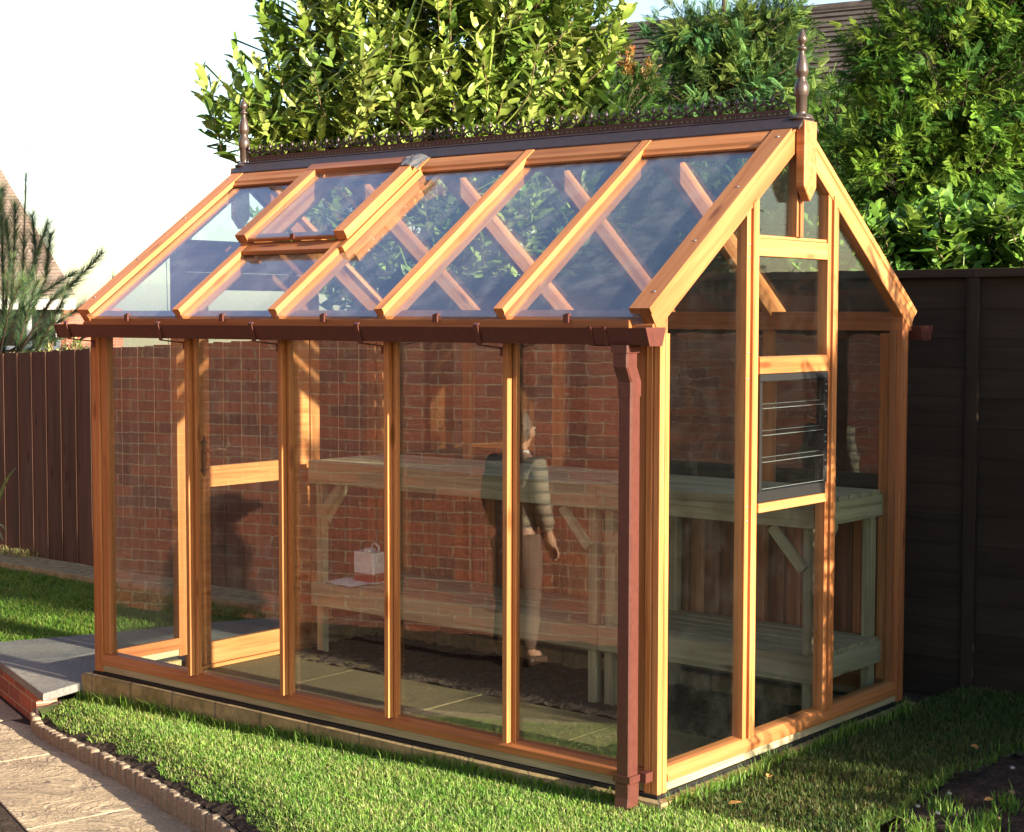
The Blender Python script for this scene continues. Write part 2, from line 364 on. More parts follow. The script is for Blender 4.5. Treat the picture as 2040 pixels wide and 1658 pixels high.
# opening roof vent over the second bay
VT = mk('roof_vent', *merge_boxes([(0, .001, 0, .001, 0, .001)]), C_, GH); bpy.data.objects.remove(VT)
vx0, vx1, vs0, vs1, vo = -2.605, -1.885, .535, 1.075, .052
VP = [(-.034, 0), (.034, 0), (.034, -.030), (.030, -.033), (.030, -.046), (-.030, -.046), (-.030, -.033), (-.034, -.030)]
vent = beam('roof_vent', rs(vx0 + .034, vs0 - .02, vo), rs(vx0 + .034, vs1, vo), VP[::-1], C_, GH, nrm(False), .0015)
beam('vent_stile', rs(vx1 - .036, vs0 - .02, vo), rs(vx1 - .036, vs1, vo), VP[::-1], C_, vent, nrm(False), .0015)
def xrail(name, s, x0, x1, w, t, off, mat, par): return beam(name, rs(x0, s, off), rs(x1, s, off), rect(w, t, 0, -t / 2), mat, par, nrm(False), .0015)
xrail('vent_rail', vs0 + .006, vx0 + .0665, vx1 - .0685, .045, .016, vo - .028, CD, vent)
xrail('vent_rail', vs1 + .028, vx0 - .0, vx1 + .0, .055, .034, vo + .002, CD, vent)
beam('vent_pane', rs((vx0 + vx1) / 2, vs0 - .012, vo - .022), rs((vx0 + vx1) / 2, vs1, vo - .022), rect(vx1 - vx0 - .139, .004, 0, -.002), M['roofglass'], vent, nrm(False), 0)
xrail('vent_curb', vs0 - .018, RX[0] + .026, RX[1] - .026, .022, .060, .0, CD, GH)
beam('vent_curb', rs(RX[0] + .0, vs0 - .03, .0055), rs(RX[0] + .0, vs1 + .05, .0055), rect(.040, .005), CD, GH, nrm(False), .001)
beam('vent_curb', rs(RX[1] + .0385, vs0 - .075, -.0115), rs(RX[1] + .0385, vs1 + .012, -.0115), rect(.028, .030, 0, 0), C_, GH, nrm(False), .001)
xrail('vent_curb', vs0 - .055, RX[0] + .026, RX[1] - .026, .05, .022, -.0, CD, GH)
q = rs(-2.227, vs0 - .018, vo - .018)
MB().box(q.x - .012, q.x + .012, q.y - .006, q.y + .004, q.z - .012, q.z + .010).build('vent_clip', M['gutter'], vent)
# crumpled lead flashing at the vent's upper corner
V, F = [], []; nx, ny = 9, 7; rr = random.Random(3)
for j in range(ny):
    for i in range(nx):
        p = rs(-1.955 + i * .0125, 1.045 + j * .018, vo + .006 + (rr.random() - .5) * .009 - .022 * max(0, (i - 5) / 3) - .012 * max(0, (j - 4) / 2)); V.append(tuple(p))
for j in range(ny - 1):
    for i in range(nx - 1): a = j * nx + i; F.append([a, a + 1, a + nx + 1, a + nx])
fl = mk('lead_flashing', V, F, M['lead'], GH); md = fl.modifiers.new('thick', 'SOLIDIFY'); md.thickness = .002
# gable frames -------------------------------------------------------
def zroof(y, off=-.098): 
    yy = min(y, GW - y); return 1.7412 + (yy + .0743 + off * ST) / CT * ST + off * CT
GP = [(0, .626), (0, 1.254), (-GL, .512), (-GL, 1.428)]
def gpost(X, y, z0=.085):
    out = 1 if X == 0 else -1
    zt = zroof(y) + .02
    # up=(0,1,0), dir=+Z -> side = up x dir = +X
    h = .044 if X == 0 else .034
    xs = lambda d: -out * d
    pr = [(xs(.004), -h), (xs(.004), -.020), (xs(.009), -.020), (xs(.009), -.012), (xs(-.006), -.012), (xs(-.006), .012), (xs(.009), .012), (xs(.009), .020), (xs(.004), .020), (xs(.004), h), (xs(.050), h), (xs(.050), -h)]
    if out < 0: pr = pr[::-1]
    cut = ST / CT * (1 if y < .97 else -1)
    yy = y
    return beam('gable_post', (X, y, z0), (X, y, zt), pr, C_, GH, (0, 1, 0), .0012, cut1=cut)
for X, y in GP: gpost(X, y, .085 if X == 0 else -.002)
def grail(name, X, y0, y1, z0, z1, d0=.006, d1=.046, mat=None, par=None, ch=.002):
    out = 1 if X == 0 else -1
    xa, xb = X - out * d0, X - out * d1
    return box(name, min(xa, xb), max(xa, xb), y0, y1, z0, z1, mat or C_, par or GH, ch, axis=1)
y1a, y2a = .626 + .0445, 1.254 - .0445
grail('gable_rail', 0, y1a, y2a, 1.945, 2.012); grail('gable_rail_bead', 0, y1a, y2a, 2.0135, 2.026, .012, .03)
grail('gable_rail', 0, y1a, y2a, 1.492, 1.558, -.004); grail('gable_rail', 0, y1a, y2a, .955, .990, -.004)
box('apex_mullion', -.046, -.004, .955, 1.001, 2.0275, 2.40, C_, GH, axis=2); box('apex_mullion_strip', -.0035, .006, .967, .989, 2.0275, 2.36, C_, GH, axis=2)
grail('door_header', -GL, .5465, 1.3935, 1.935, 2.095, .0, .05, CD)  # header's shade is put into its cedar tone
# gable panes (polygon panes under the slope), each 4 mm thick
def gpane(name, X, ypts, par=None):
    out = 1 if X == 0 else -1
    xa, xb = X - out * .028, X - out * .032
    n = len(ypts); V = [(xa, y, z) for y, z in ypts] + [(xb, y, z) for y, z in ypts]
    F = [list(range(n)), list(range(2 * n - 1, n - 1, -1))] + [[(i + 1) % n, i, n + i, n + (i + 1) % n] for i in range(n)]
    return mk(name, V, F, M['glass'], par or GH)
def zp(y): return zroof(y, -.07)
for X in (0, -GL):
    ya, yb = [g[1] for g in GP if g[0] == X]; h = .045 if X == 0 else .035
    yi = .061
    gpane('gable_pane', X, [(yi, .09), (ya - h, .09), (ya - h, zp(ya - h)), (yi, zp(yi))]); gpane('gable_pane', X, [(yb + h, .09), (GW - yi, .09), (GW - yi, zp(GW - yi)), (yb + h, zp(yb + h))])
gpane('gable_pane', 0, [(y1a, .09), (y2a, .09), (y2a, .955), (y1a, .955)]); gpane('gable_pane', 0, [(y1a, 1.558), (y2a, 1.558), (y2a, 1.945), (y1a, 1.945)])
gpane('gable_pane', 0, [(y1a, 2.026), (.9545, 2.026), (.9545, zp(.95)), (y1a, zp(y1a))]); gpane('gable_pane', 0, [(1.0015, 2.026), (y2a, 2.026), (y2a, zp(y2a)), (1.0015, zp(1.0))])
gpane('gable_pane', -GL, [(.547, 2.096), (1.393, 2.096), (1.393, zp(1.393)), (.97, zp(.97)), (.547, zp(.547))])
for y in (.60, .632):
    pass
for z in (1.475, 1.575, .985, .93, 1.985, 1.935):
    s = lathe('screw', [(.0045, 0), (.0045, .002), (.002, .003)], M['steel'], GH, (0, 0, 0), 8); s.location = (-.0035, .597, z); s.rotation_euler = (0, R(90), 0)
M['edgeglass'] = simple('ground_glass_edge', (.10, .12, .12), .3, .5)
# louvre window
lv = grail('louvre_frame', 0, y1a + .002, y2a - .002, 1.462, 1.490, -.004, .030, M['black'])
grail('louvre_sill', 0, y1a + .002, y2a - .002, .992, 1.035, .002, .040, M['black'], lv)
grail('louvre_side', 0, y1a + .002, y1a + .020, 1.0365, 1.4605, -.004, .030, M['black'], lv); grail('louvre_side', 0, y2a - .034, y2a - .002, 1.0365, 1.4605, -.004, .030, M['black'], lv)
for k in range(4):
    zz = 1.045 + k * .104
    beam('louvre_blade', (-.012 + .004, y1a + .021, zz), (-.012 + .004, y2a - .035, zz), [(-.009, .122), (-.005, .122), (.011, 0), (.007, 0)], M['glass'], lv, (0, 0, 1), 0)
    beam('blade_edge', (.0045, y1a + .021, zz + .001), (.0045, y2a - .035, zz + .001), rect(.0028, .0024), M['edgeglass'], lv, (0, 0, 1), 0)
    beam('blade_edge', (-.0145, y1a + .021, zz + .121), (-.0145, y2a - .035, zz + .121), rect(.0022, .0018), M['edgeglass'], lv, (0, 0, 1), 0)
    for dz in (.0, .028):
        MB().box(.0045, .009, y2a - .026, y2a - .018, zz + .05 + dz, zz + .058 + dz).build('louvre_stud', M['steel'], lv)
# pendants at both gable peaks
for X, sg in ((0, 1), (-GL, -1)):
    w = .048
    prof = [(.97 - w, 2.222), (.97, 2.165), (.97 + w, 2.222), (.97 + w, 2.480), (.97 - w, 2.480)]
    xa, xb = (X + .0055, X + .045) if sg > 0 else (X - .045, X - .0055); n = 5
    V = [(xa, y, z) for y, z in prof] + [(xb, y, z) for y, z in prof]; F = [list(range(n))[::-1], list(range(n, 2 * n))] + [[i, (i + 1) % n, n + (i + 1) % n, n + i] for i in range(n)]
    V2 = [(z - 2.165, y, x) for x, y, z in V]   # grain along the drop
    mw = Matrix(((0, 0, 1, 0), (0, 1, 0, 0), (1, 0, 0, 2.165), (0, 0, 0, 1)))
    me = bpy.data.meshes.new('pendant'); me.from_pydata(V, [], F); me.materials.append(C_)
    o = bpy.data.objects.new('pendant', me); COL.objects.link(o); attach(o, GH); bv = o.modifiers.new('b', 'BEVEL'); bv.width = .004; bv.segments = 2
# back wall boarding: tongue and groove boards of mixed cedar
def board_mat():
    m, t = new_mat('cedar_boards'); nd = N(t); at_ = nd('VertexColor', {'layer_name': 'tint'})
    tc = nd('TexCoord'); mp = nd('Mapping', None, Vector=tc.outputs['Object']); mp.inputs['Scale'].default_value = (40, 40, 1.2)
    n = nd('TexNoise', None, Vector=mp.outputs[0], Scale=1.0, Detail=4.0, Distortion=.5)
    c = mix(nd, at_.outputs[0], ramp(nd, n.outputs[0], [(.3, (.6, .55, .5)), (.65, (1.15, 1.12, 1.1))]), 1, 'MULTIPLY')
    return finish(m, nd, c, .5, n.outputs[0], .0006)
M['boards'] = board_mat()
V, F, Cc = [], [], []; x = -GL + .062; bt = [(.36, .17, .075), (.20, .075, .032), (.40, .20, .085), (.13, .05, .026), (.30, .11, .06), (.22, .095, .04), (.42, .22, .10), (.17, .08, .04)]
rb = random.Random(5); last = -1
while x < -.065:
    w = min(.088, -.062 - x); k = rb.choice([i for i in range(8) if i != last]); last = k
    b = len(V); y0, y1 = GW - .046, GW - .020
    V += [(x + .0015, y1, .093), (x + .0015, y0 + .004, .093), (x + .0055, y0, .093), (x + w - .0055, y0, .093), (x + w - .0015, y0 + .004, .093), (x + w - .0015, y1, .093)]
    V += [(a, b_, .845) for a, b_, _ in V[-6:]]
    F += [[b + i, b + (i + 1) % 6, b + 6 + (i + 1) % 6, b + 6 + i] for i in range(6)]; Cc += [bt[k]] * 12
    x += w
bd = fast('back_boarding', V, F, M['boards'], GH, np.array(Cc)); 
box('back_rail', -GL + .062, -.062, GW - .05, GW - .004, .847, .885, C_, GH)
# glass of the long sides
def lpane(x0, x1, z0, z1, back):
    y0, y1 = (.026, .030) if not back else (GW - .030, GW - .026)
    mk('back_pane' if back else 'side_pane', *merge_boxes([(x0, x1, y0, y1, z0, z1)]), M['sideglass'] if not back else M['glass'], GH)
xs = [-GL + P + .051] + MX + [-P - .051]
for b in (False, True):
    for i in range(5): lpane(xs[i] + (.0345 if i else .0005), xs[i + 1] - (.0345 if i < 4 else .0005), .0925 if not b else .886, 1.651, b)
# door in the far gable
door = grail('door', -GL, .5505, .690, -.075, 1.9325, .004, .044)
grail('door_stile', -GL, 1.250, 1.3895, -.075, 1.9325, .004, .044, None, door)
for z0, z1 in ((-.075, .035), (.838, .944), (1.845, 1.9325)): grail('door_rail', -GL, .691, 1.249, z0, z1, .006, .042, None, door)
for z0, z1 in ((.036, .837), (.945, 1.844)): gpane('door_pane', -GL, [(.691, z0), (1.249, z0), (1.249, z1), (.691, z1)], door)
hx = -GL + .048
hb = MB(); 
def blob(pts, y0): 
    n = len(pts); return ([(hx - .002, y0 + a, z) for a, z in pts] + [(hx + .003, y0 + a, z) for a, z in pts], [list(range(n)), list(range(2 * n - 1, n - 1, -1))] + [[(i + 1) % n, i, n + i, n + (i + 1) % n] for i in range(n)])
outline = [(0, -.105), (.008, -.09), (.005, -.08), (.018, -.076), (.022, -.066), (.010, -.062), (.012, -.045), (.016, -.02), (.016, .02), (.012, .045), (.010, .062), (.022, .066), (.018, .076), (.005, .08), (.008, .09), (0, .105)]
outline = outline + [(-a, z) for a, z in outline[::-1][1:-1]]
pl = mk('door_handle', *blob([(a, z + 1.0) for a, z in outline], .650), M['iron'], door)
MB().tube([(hx + .003, .650, 1.03), (hx + .035, .650, 1.03), (hx + .045, .66, 1.03), (hx + .045, .71, 1.036), (hx + .043, .76, 1.028)], [.008, .007, .008, .007, .006], 8).build('lever', M['iron'], pl, True)
# interior floor stays with the ground; threshold board
box('threshold', -GL - .03, -GL + .05, .5505, 1.3895, -.098, -.079, C_, GH, axis=1)
# ridge capping, fin, cresting, finials
zc = 2.494; pa = rs(0, 1.200, .004); pr = [(pa.y, pa.z), (.97 - .030, zc + .002), (.97 + .030, zc + .002), (GW - pa.y, pa.z), (GW - pa.y, pa.z - .010), (GW - pa.y - .006, pa.z - .010), (GW - pa.y - .006, pa.z - .004), (.97, zc - .012), (pa.y + .006, pa.z - .004), (pa.y + .006, pa.z - .010), (pa.y, pa.z - .010)]
beam('ridge_cap', (-GL - .012, 0, 0), (.035, 0, 0), pr, M['ridge'], GH, (0, 0, 1), .0015)
beam('ridge_roll', (-GL - .012, .97, zc + .006), (.035, .97, zc + .006), [(.027 * math.cos(a), .0085 * math.sin(a)) for a in [i * math.pi / 6 for i in range(12)]], M['ridge'], GH, (0, 0, 1), 0)
fin = MB(); x0, x1 = -GL + .045, -.05; zb = zc + .012
fin.box(x0, x1, .966, .974, zb, zb + .010); fin.box(x0, x1, .966, .974, zb + .018, zb + .030)
nh = int((x1 - x0) / .026)
for i in range(nh + 1):
    xx = x0 + i * (x1 - x0) / nh
    fin.box(max(x0, xx - .009), min(x1, xx + .009), .9665, .9735, zb + .010, zb + .018)
fin.build('ridge_fin', M['ridge'], GH)
cr = MB(); un = 39; up_ = (x1 - x0) / un; zf = zb + .030
for i in range(un):
    xa = x0 + i * up_; xm = xa + up_ / 2; y = .97
    arc = [(xm + .036 * math.cos(a), y, zf + .026 * math.sin(a)) for a in [math.pi * t / 8 for t in range(9)]]
    cr.tube(arc, .0044, 5)
    for sgx in (-1, 1):
        sw = [(xm + sgx * (.030 - .004 * t) * math.cos(t * .62), y, zf + .014 + (.016 - .0016 * t) * math.sin(t * .62)) for t in range(7)]
        cr.tube(sw, .0034, 4)
    cr.tube([(xa, y, zf), (xa, y, zf + .028), (xa, y, zf + .046), (xa, y, zf + .060)], [.005, .0045, .0085, .0015], 5)
    cr.tube([(xa - .016, y, zf + .043), (xa - .008, y, zf + .036), (xa, y, zf + .033), (xa + .008, y, zf + .036), (xa + .016, y, zf + .043)], [.002, .0055, .004, .0055, .002], 5)
    cr.tube([(xm, y, zf + .024), (xm, y, zf + .042), (xm, y, zf + .052)], [.004, .0060, .001], 5)
cr.build('ridge_cresting', M['ridge'], GH, True)
FP = [(.052, 0), (.046, .008), (.028, .014), (.019, .024), (.021, .034), (.022, .036), (.0225, .095), (.0255, .098), (.026, .102), (.029, .112), (.0295, .128), (.026, .150), (.0205, .156), (.0205, .160), (.0185, .166), (.016, .172), (.022, .182), (.0265, .196), (.0265, .206), (.022, .232), (.015, .258), (.009, .280), (.009, .284), (.019, .289), (.020, .294), (.018, .298), (.009, .302), (.0085, .308), (.014, .316), (.0195, .326), (.017, .342), (.010, .356), (.004, .370), (.0012, .380)]
for X in (.0, -GL + .008): lathe('finial', [(r, z * .945) for r, z in FP], M['finial'], GH, (X, .97, 2.489), 26)
# gutters ------------------------------------------------------------
def gutter(back):
    k = 1 if not back else -1; y0 = 0 if not back else GW
    T = lambda y: y0 + k * y
    xa, xb = -3.365, .038
    ou = [(-.152, 1.672), (-.128, 1.612), (-.055, 1.612), (-.034, 1.672)]; t = .004
    inn = [(-.038, 1.672), (-.057, 1.616), (-.126, 1.616), (-.147, 1.672)]
    pr = [(T(a), z) for a, z in ou + inn]
    pr = [(y if True else y, z) for y, z in pr]
    # side axis for dir=+X, up=+Z is +Y
    if back: pr = pr[::-1]
    g = beam('gutter', (xa, 0, 0), (xb, 0, 0), pr[::-1], M['gutter'], GH, (0, 0, 1), 0)
    for x_ in (xa, xb):
        e = [(T(a), z) for a, z in ((-.155, 1.674), (-.130, 1.609), (-.053, 1.609), (-.031, 1.674))]
        if back: e = e[::-1]
        beam('gutter_end', (x_ - .004, 0, 0), (x_ + .006, 0, 0), e[::-1], M['gutter'], g, (0, 0, 1), .002)
    for xj in ((-.20, -.06) if not back else ()):
        for w_, dx in ((.016, 0), (.016, .062)):
            e = [(T(a), z) for a, z in ((-.157, 1.676), (-.131, 1.607), (-.052, 1.607), (-.0445, 1.630), (-.131 + .004, 1.630))]
            e = [(T(a), z) for a, z in ((-.157, 1.676), (-.131, 1.607), (-.050, 1.607), (-.029, 1.668), (-.033, 1.668), (-.0535, 1.6115), (-.1285, 1.6115), (-.1525, 1.676))]
            beam('gutter_joint', (xj + dx - w_ / 2, 0, 0), (xj + dx + w_ / 2, 0, 0), e[::-1], M['gutter'], g, (0, 0, 1), 0)
        break
    for x_ in [-GL + .02] + [m - .03 for m in MX]:
        mb = MB(); w = .011
        path = [(-.146, 1.684), (-.157, 1.678), (-.133, 1.606), (-.056, 1.598), (.002, 1.592), (.002, 1.560)]
        for (a, b), (c, d) in zip(path[:-1], path[1:]):
            n_ = Vector((d - b, -(c - a))).normalized() * .004
            pts = [(a - n_.x * .2, b - n_.y * .2), (c - n_.x * .2, d - n_.y * .2), (c + n_.x, d + n_.y), (a + n_.x, b + n_.y)]
            V = [(x_ - w, T(p), q) for p, q in pts] + [(x_ + w, T(p), q) for p, q in pts]
            mb.add((V, [[0, 1, 2, 3], [7, 6, 5, 4], [0, 4, 5, 1], [1, 5, 6, 2], [2, 6, 7, 3], [3, 7, 4, 0]]))
        mb.build('gutter_bracket', M['gutter'], g)
    return g
g1 = gutter(False); g2 = gutter(True)
# downpipe with a swan neck and foot clip
def sq_pipe(name, pts, w, mat, par):
    V, F = [], []; h = w / 2; c = .006
    ring = [(-h + c, -h), (h - c, -h), (h, -h + c), (h, h - c), (h - c, h), (-h + c, h), (-h, h - c), (-h, -h + c)]
    for (x, y, z) in pts: V += [(x + a, y + b, z) for a, b in ring]
    for i in range(len(pts) - 1): F += [[i * 8 + k, i * 8 + (k + 1) % 8, (i + 1) * 8 + (k + 1) % 8, (i + 1) * 8 + k] for k in range(8)]
    F += [list(range(8))[::-1], [(len(pts) - 1) * 8 + k for k in range(8)]]
    F = [f[::-1] for f in F]
    return mk(name, V, F, mat, par)
dpx = -.0785
dp = sq_pipe('downpipe', [(dpx, -.077, 1.455), (dpx, -.077, -.035), (dpx, -.077, -.055)], .058, M['gutter'], GH)
sq_pipe('swan_neck', [(dpx, -.103, 1.608), (dpx, -.103, 1.535), (dpx, -.077, 1.482), (dpx, -.077, 1.43)], .064, M['gutter'], dp)
sq_pipe('outlet', [(dpx, -.103, 1.612), (dpx, -.103, 1.585)], .078, M['gutter'], dp)
sq_pipe('shoe', [(dpx, -.077, .05), (dpx, -.078, .0), (dpx, -.092, -.085)], .065, M['gutter'], dp)
MB().box(dpx - .037, dpx + .037, -.113, -.041, .055, .080).box(dpx + .030, dpx + .062, -.050, -.006, .050, .085).build('pipe_clip', M['gutter'], dp)

# ------------------------------------------------------------------ staging inside
SG = M['staging']
def staging(x0, x1):
    e = empty('staging_bench', ((x0 + x1) / 2, 1.58, -.09))
    yf, yb = 1.262, 1.872; mb = []
    for zt, ya in ((.945, yf), (.285, yf + .015)):
        n = 6; w = .085
        for i in range(n):
            yy = ya + .02 + i * ((yb - ya - .02 - w) / (n - 1)); box('slat', x0 + .004, x1 - .004, yy, yy + w, zt - .020, zt, SG, e)
        box('front_rail', x0, x1, ya, ya + .019, zt - .118, zt - .003 if False else zt - .001, SG, e)
        box('back_rail', x0, x1, yb + .002, yb + .020, zt - .118, zt - .021, SG, e)
        for xx in (x0, x1 - .019): box('end_rail', xx + .0, xx + .019, ya + .0195, yb + .0015, zt - .118, zt - .021, SG, e, axis=1)
    for xx in (x0 + .022, x1 - .022 - .045):
        for yy in (yf + .036, yb - .046): box('leg', xx, xx + .045, yy, yy + .045, -.088, .924, SG, e)
        d = 1 if xx < (x0 + x1) / 2 else -1
        xa = xx + .0225
        beam('brace', (xa + d * .015, yf + .028, .645), (xa + d * .17, yf + .028, .82), rect(.016, .05), SG, e, (0, 0, 1), .002)
        beam('brace', (xa, yf + .09, .62), (xa, yf + .26, .82), rect(.03, .04), SG, e, (0, 0, 1), .002)
    return e
b1 = staging(-3.12, -1.215); tag(b1, 'slatted staging bench at the door end with a white can on its low shelf', 'bench', 'two tier staging benches')
b2 = staging(-1.21, -.085); tag(b2, 'slatted wooden staging bench at the louvre window end, its shelves empty', 'bench', 'two tier staging benches')
# can and leaflet
cx, cyy, cz = -2.90, 1.50, .2855
can = empty('fluid_can', (cx, cyy, cz)); tag(can, 'white rectangular can with red lower label and handle on the low staging shelf', 'can')
def rbox(name, x0, x1, y0, y1, z0, z1, mat, par, c=.008):
    return beam(name, ((x0 + x1) / 2, (y0 + y1) / 2, z0), ((x0 + x1) / 2, (y0 + y1) / 2, z1), rect(x1 - x0, y1 - y0), mat, par, (0, 1, 0), c)
def canbox(name, w, d, z0, z1, mat, c=.008):
    o = rbox(name, -w / 2, w / 2, -d / 2, d / 2, z0, z1, mat, None, c); 
    o.location = (cx, cyy, cz + z0); o.rotation_euler = (o.rotation_euler.to_matrix().to_4x4()).to_euler(); attach(o, can); return o
canbox('can_body', .150, .10, .0, .165, M['white']); canbox('can_label', .1525, .1025, .006, .052, M['red_label'])
canbox('can_neck', .050, .050, .166, .182, M['white']);
hb = MB(); hb.tube([(cx + .015, cyy, cz + .165), (cx + .02, cyy, cz + .205), (cx + .045, cyy, cz + .212), (cx + .068, cyy, cz + .195), (cx + .070, cyy, cz + .165)], .006, 6); hb.build('can_handle', M['white'], can, True)
V, F = [], []; rr = random.Random(9)
for j in range(5):
    for i in range(9):
        V.append((-3.075 + i * .030 + j * .008, 1.315 + j * .045 - i * .004, .2885 + .006 * abs(math.sin(i * .8 + j * .5))))
for j in range(4):
    for i in range(8): a = j * 9 + i; F.append([a, a + 1, a + 10, a + 9])
pp = mk('leaflet', V, F, M['paper']); tag(pp, 'crumpled white paper leaflet lying on the low shelf in front of the can', 'paper'); md = pp.modifiers.new('t', 'SOLIDIFY'); md.thickness = .0012; md.offset = 1
# ------------------------------------------------------------------ setting: ground, lawns, path, platform
def lz(x, y):
    z = -.150 + .033 * (x + 3.3) - .012 * max(0, -y - .3); e = edge_y(x) if x < 3 and x > -3.4 else -9
    return z - .060 * max(0, 1 - max(0, y - e) / .22)
def grassbase():
    m, t = new_mat('turf_soil'); nd = N(t); v = objco(nd, rand=False)
    n = nd('TexNoise', None, Vector=v, Scale=14.0, Detail=8.0, Roughness=.7)
    c = ramp(nd, n.outputs[0], [(.3, (.018, .020, .008)), (.55, (.040, .055, .014)), (.75, (.07, .085, .025))])
    return finish(m, nd, c, .9, n.outputs[0], .01)
M['turf'] = grassbase()
def soil_mat(name, a, b, c_):
    m, t = new_mat(name); nd = N(t); v = objco(nd, rand=False)
    n = nd('TexNoise', None, Vector=v, Scale=22.0, Detail=10.0, Roughness=.75); n2 = nd('TexVoronoi', None, Vector=v, Scale=55.0)
    c = ramp(nd, n.outputs[0], [(.3, a), (.5, b), (.72, c_)])
    h = nd('Math', {'operation': 'MULTIPLY_ADD'}, i0=n2.outputs['Distance'], i1=-.5, i2=n.outputs[0])
    return finish(m, nd, c, .95, h.outputs[0], .02, 1.0, .2)
M['soil'] = soil_mat('garden_soil', (.020, .013, .010), (.050, .034, .026), (.10, .07, .055))
def grid_surface(name, poly_test, x0, x1, y0, y1, st, zf, mat, kind='structure', depth=.0, amp=.0):
    nx, ny = int((x1 - x0) / st) + 1, int((y1 - y0) / st) + 1; idx = {}; V, F = [], []
    r = random.Random(hash(name) % 1000 if False else len(name))
    for j in range(ny):
        for i in range(nx):
            idx[i, j] = len(V); x, y = x0 + i * st, y0 + j * st; V.append((x, y, zf(x, y) + (r.random() - .5) * amp))
    for j in range(ny - 1):
        for i in range(nx - 1):
            if poly_test(x0 + (i + .5) * st, y0 + (j + .5) * st): F.append([idx[i, j], idx[i + 1, j], idx[i + 1, j + 1], idx[i, j + 1]])
    used = sorted({q for f in F for q in f}); mp = {q: k for k, q in enumerate(used)}
    V = [V[q] for q in used]; F = [[mp[q] for q in f] for f in F]
    o = mk(name, V, F, mat, None, True)
    if kind: tag(o, None, None, None, kind)
    return o
EDGE = [(-3.46, -.13), (-3.465, -.19), (-3.44, -.245), (-3.35, -.300), (-3.17, -.368), (-2.90, -.435), (-2.58, -.508), (-2.26, -.590), (-1.99, -.665), (-1.70, -.755), (-1.35, -.87), (-.9, -1.06), (0, -1.42), (1.2, -1.95), (3.0, -2.8)]
def edge_y(x):
    for (a, b), (c, d) in zip(EDGE[2:-1], EDGE[3:]):
        if a <= x <= c: return b + (d - b) * (x - a) / (c - a)
    return -9 if x > 3 else .1
SOILX = lambda y: .70 + .03 * math.sin(y * 5) + .015 * math.sin(y * 17) + (.10 * max(0, .5 - y))
def in_front(x, y): return -3.44 < x < 3.0 and edge_y(x) + .03 < y < -.02 + .0 and not (y > .30)
def in_lawn(x, y):
    if x < -3.44 or x > 2.9: return False
    if y <= -.02: return y > edge_y(x) + .035 and not (x > SOILX(y) and y > .1)
    return x > .03 and x < SOILX(y) and y < 2.48
g = mk('ground', [(-90, -60, -.42), (60, -60, -.42), (60, 110, -.42), (-90, 110, -.42)], [[0, 1, 2, 3]], M['soil']); tag(g, kind='structure')
in_lawn2 = lambda x, y: in_lawn(x, y) and (x > -3.40)
grid_surface('lawn', in_lawn2, -3.5, 2.95, -2.85, 2.75, .05, lambda x, y: lz(x, y) - .004, M['turf'])
FL = [(-3.335, 1.9), (-3.95, 1.7), (-4.317, .753), (-4.57, .167)]
def flx(y):   # platform's lawn edge
    P_ = FL[1:]
    for (a, b), (c, d) in zip(P_[:-1], P_[1:]):
        if d <= y <= b: return c + (a - c) * (y - d) / (b - d)
    return -3.95 if y > 1.7 else -4.57 - (.167 - y) * .3
lfz = lambda x, y: -.092
tag(grid_surface('side_lawn', lambda x, y: x < (flx(y) if y < 1.7 else -3.4) and y < 1.93 and y > -.2 + .6 * (x + 4.6) * -1 - 3, -11, -3.4, -1.5, 1.95, .05, lfz, M['turf']), kind='structure')
grid_surface('border_soil', lambda x, y: True, -12, -3.3, 1.95, 2.36, .06, lambda x, y: -.12, M['soil'], amp=.02)
grid_surface('rear_ground', lambda x, y: True, -3.4, .05, 1.96, 2.56, .1, lambda x, y: -.10, M['soil'], amp=.02)
bs = grid_surface('soil_bed', lambda x, y: x > SOILX(y) - .02 and y > .0 + (x - .7) * -.0 and y > -.05 and not (x > 2.85), .55, 2.9, -.05, 2.49, .03, lambda x, y: -.045 + .02 * math.sin(x * 9 + y * 4) * math.sin(y * 13), M['soil'], amp=.022)
grid_surface('lower_bed', lambda x, y: x < 4 and y < -.27 - .37 * (x + 4.6) + .0, -9, 5.2, -5.8, 1.6, .2, lambda x, y: -.34, M['soil'], amp=.02)
# dirt strip just inside the edging tiles
sv, sf = [], []; xs_ = np.arange(-3.40, 3.0, .02); rs_ = random.Random(4)
for i, x in enumerate(xs_):
    e = edge_y(x)
    for j in range(8): sv.append((x, e + .010 + j * .022, lz(x, e + .010 + j * .022) + .004 + rs_.uniform(-.005, .007) - (.012 if j == 7 else 0)))
for i in range(len(xs_) - 1):
    for j in range(7): q = i * 8 + j; sf.append([q, q + 8, q + 9, q + 1])
mk('soil_strip', sv, sf, M['soil'], None, True)['kind'] = 'structure'
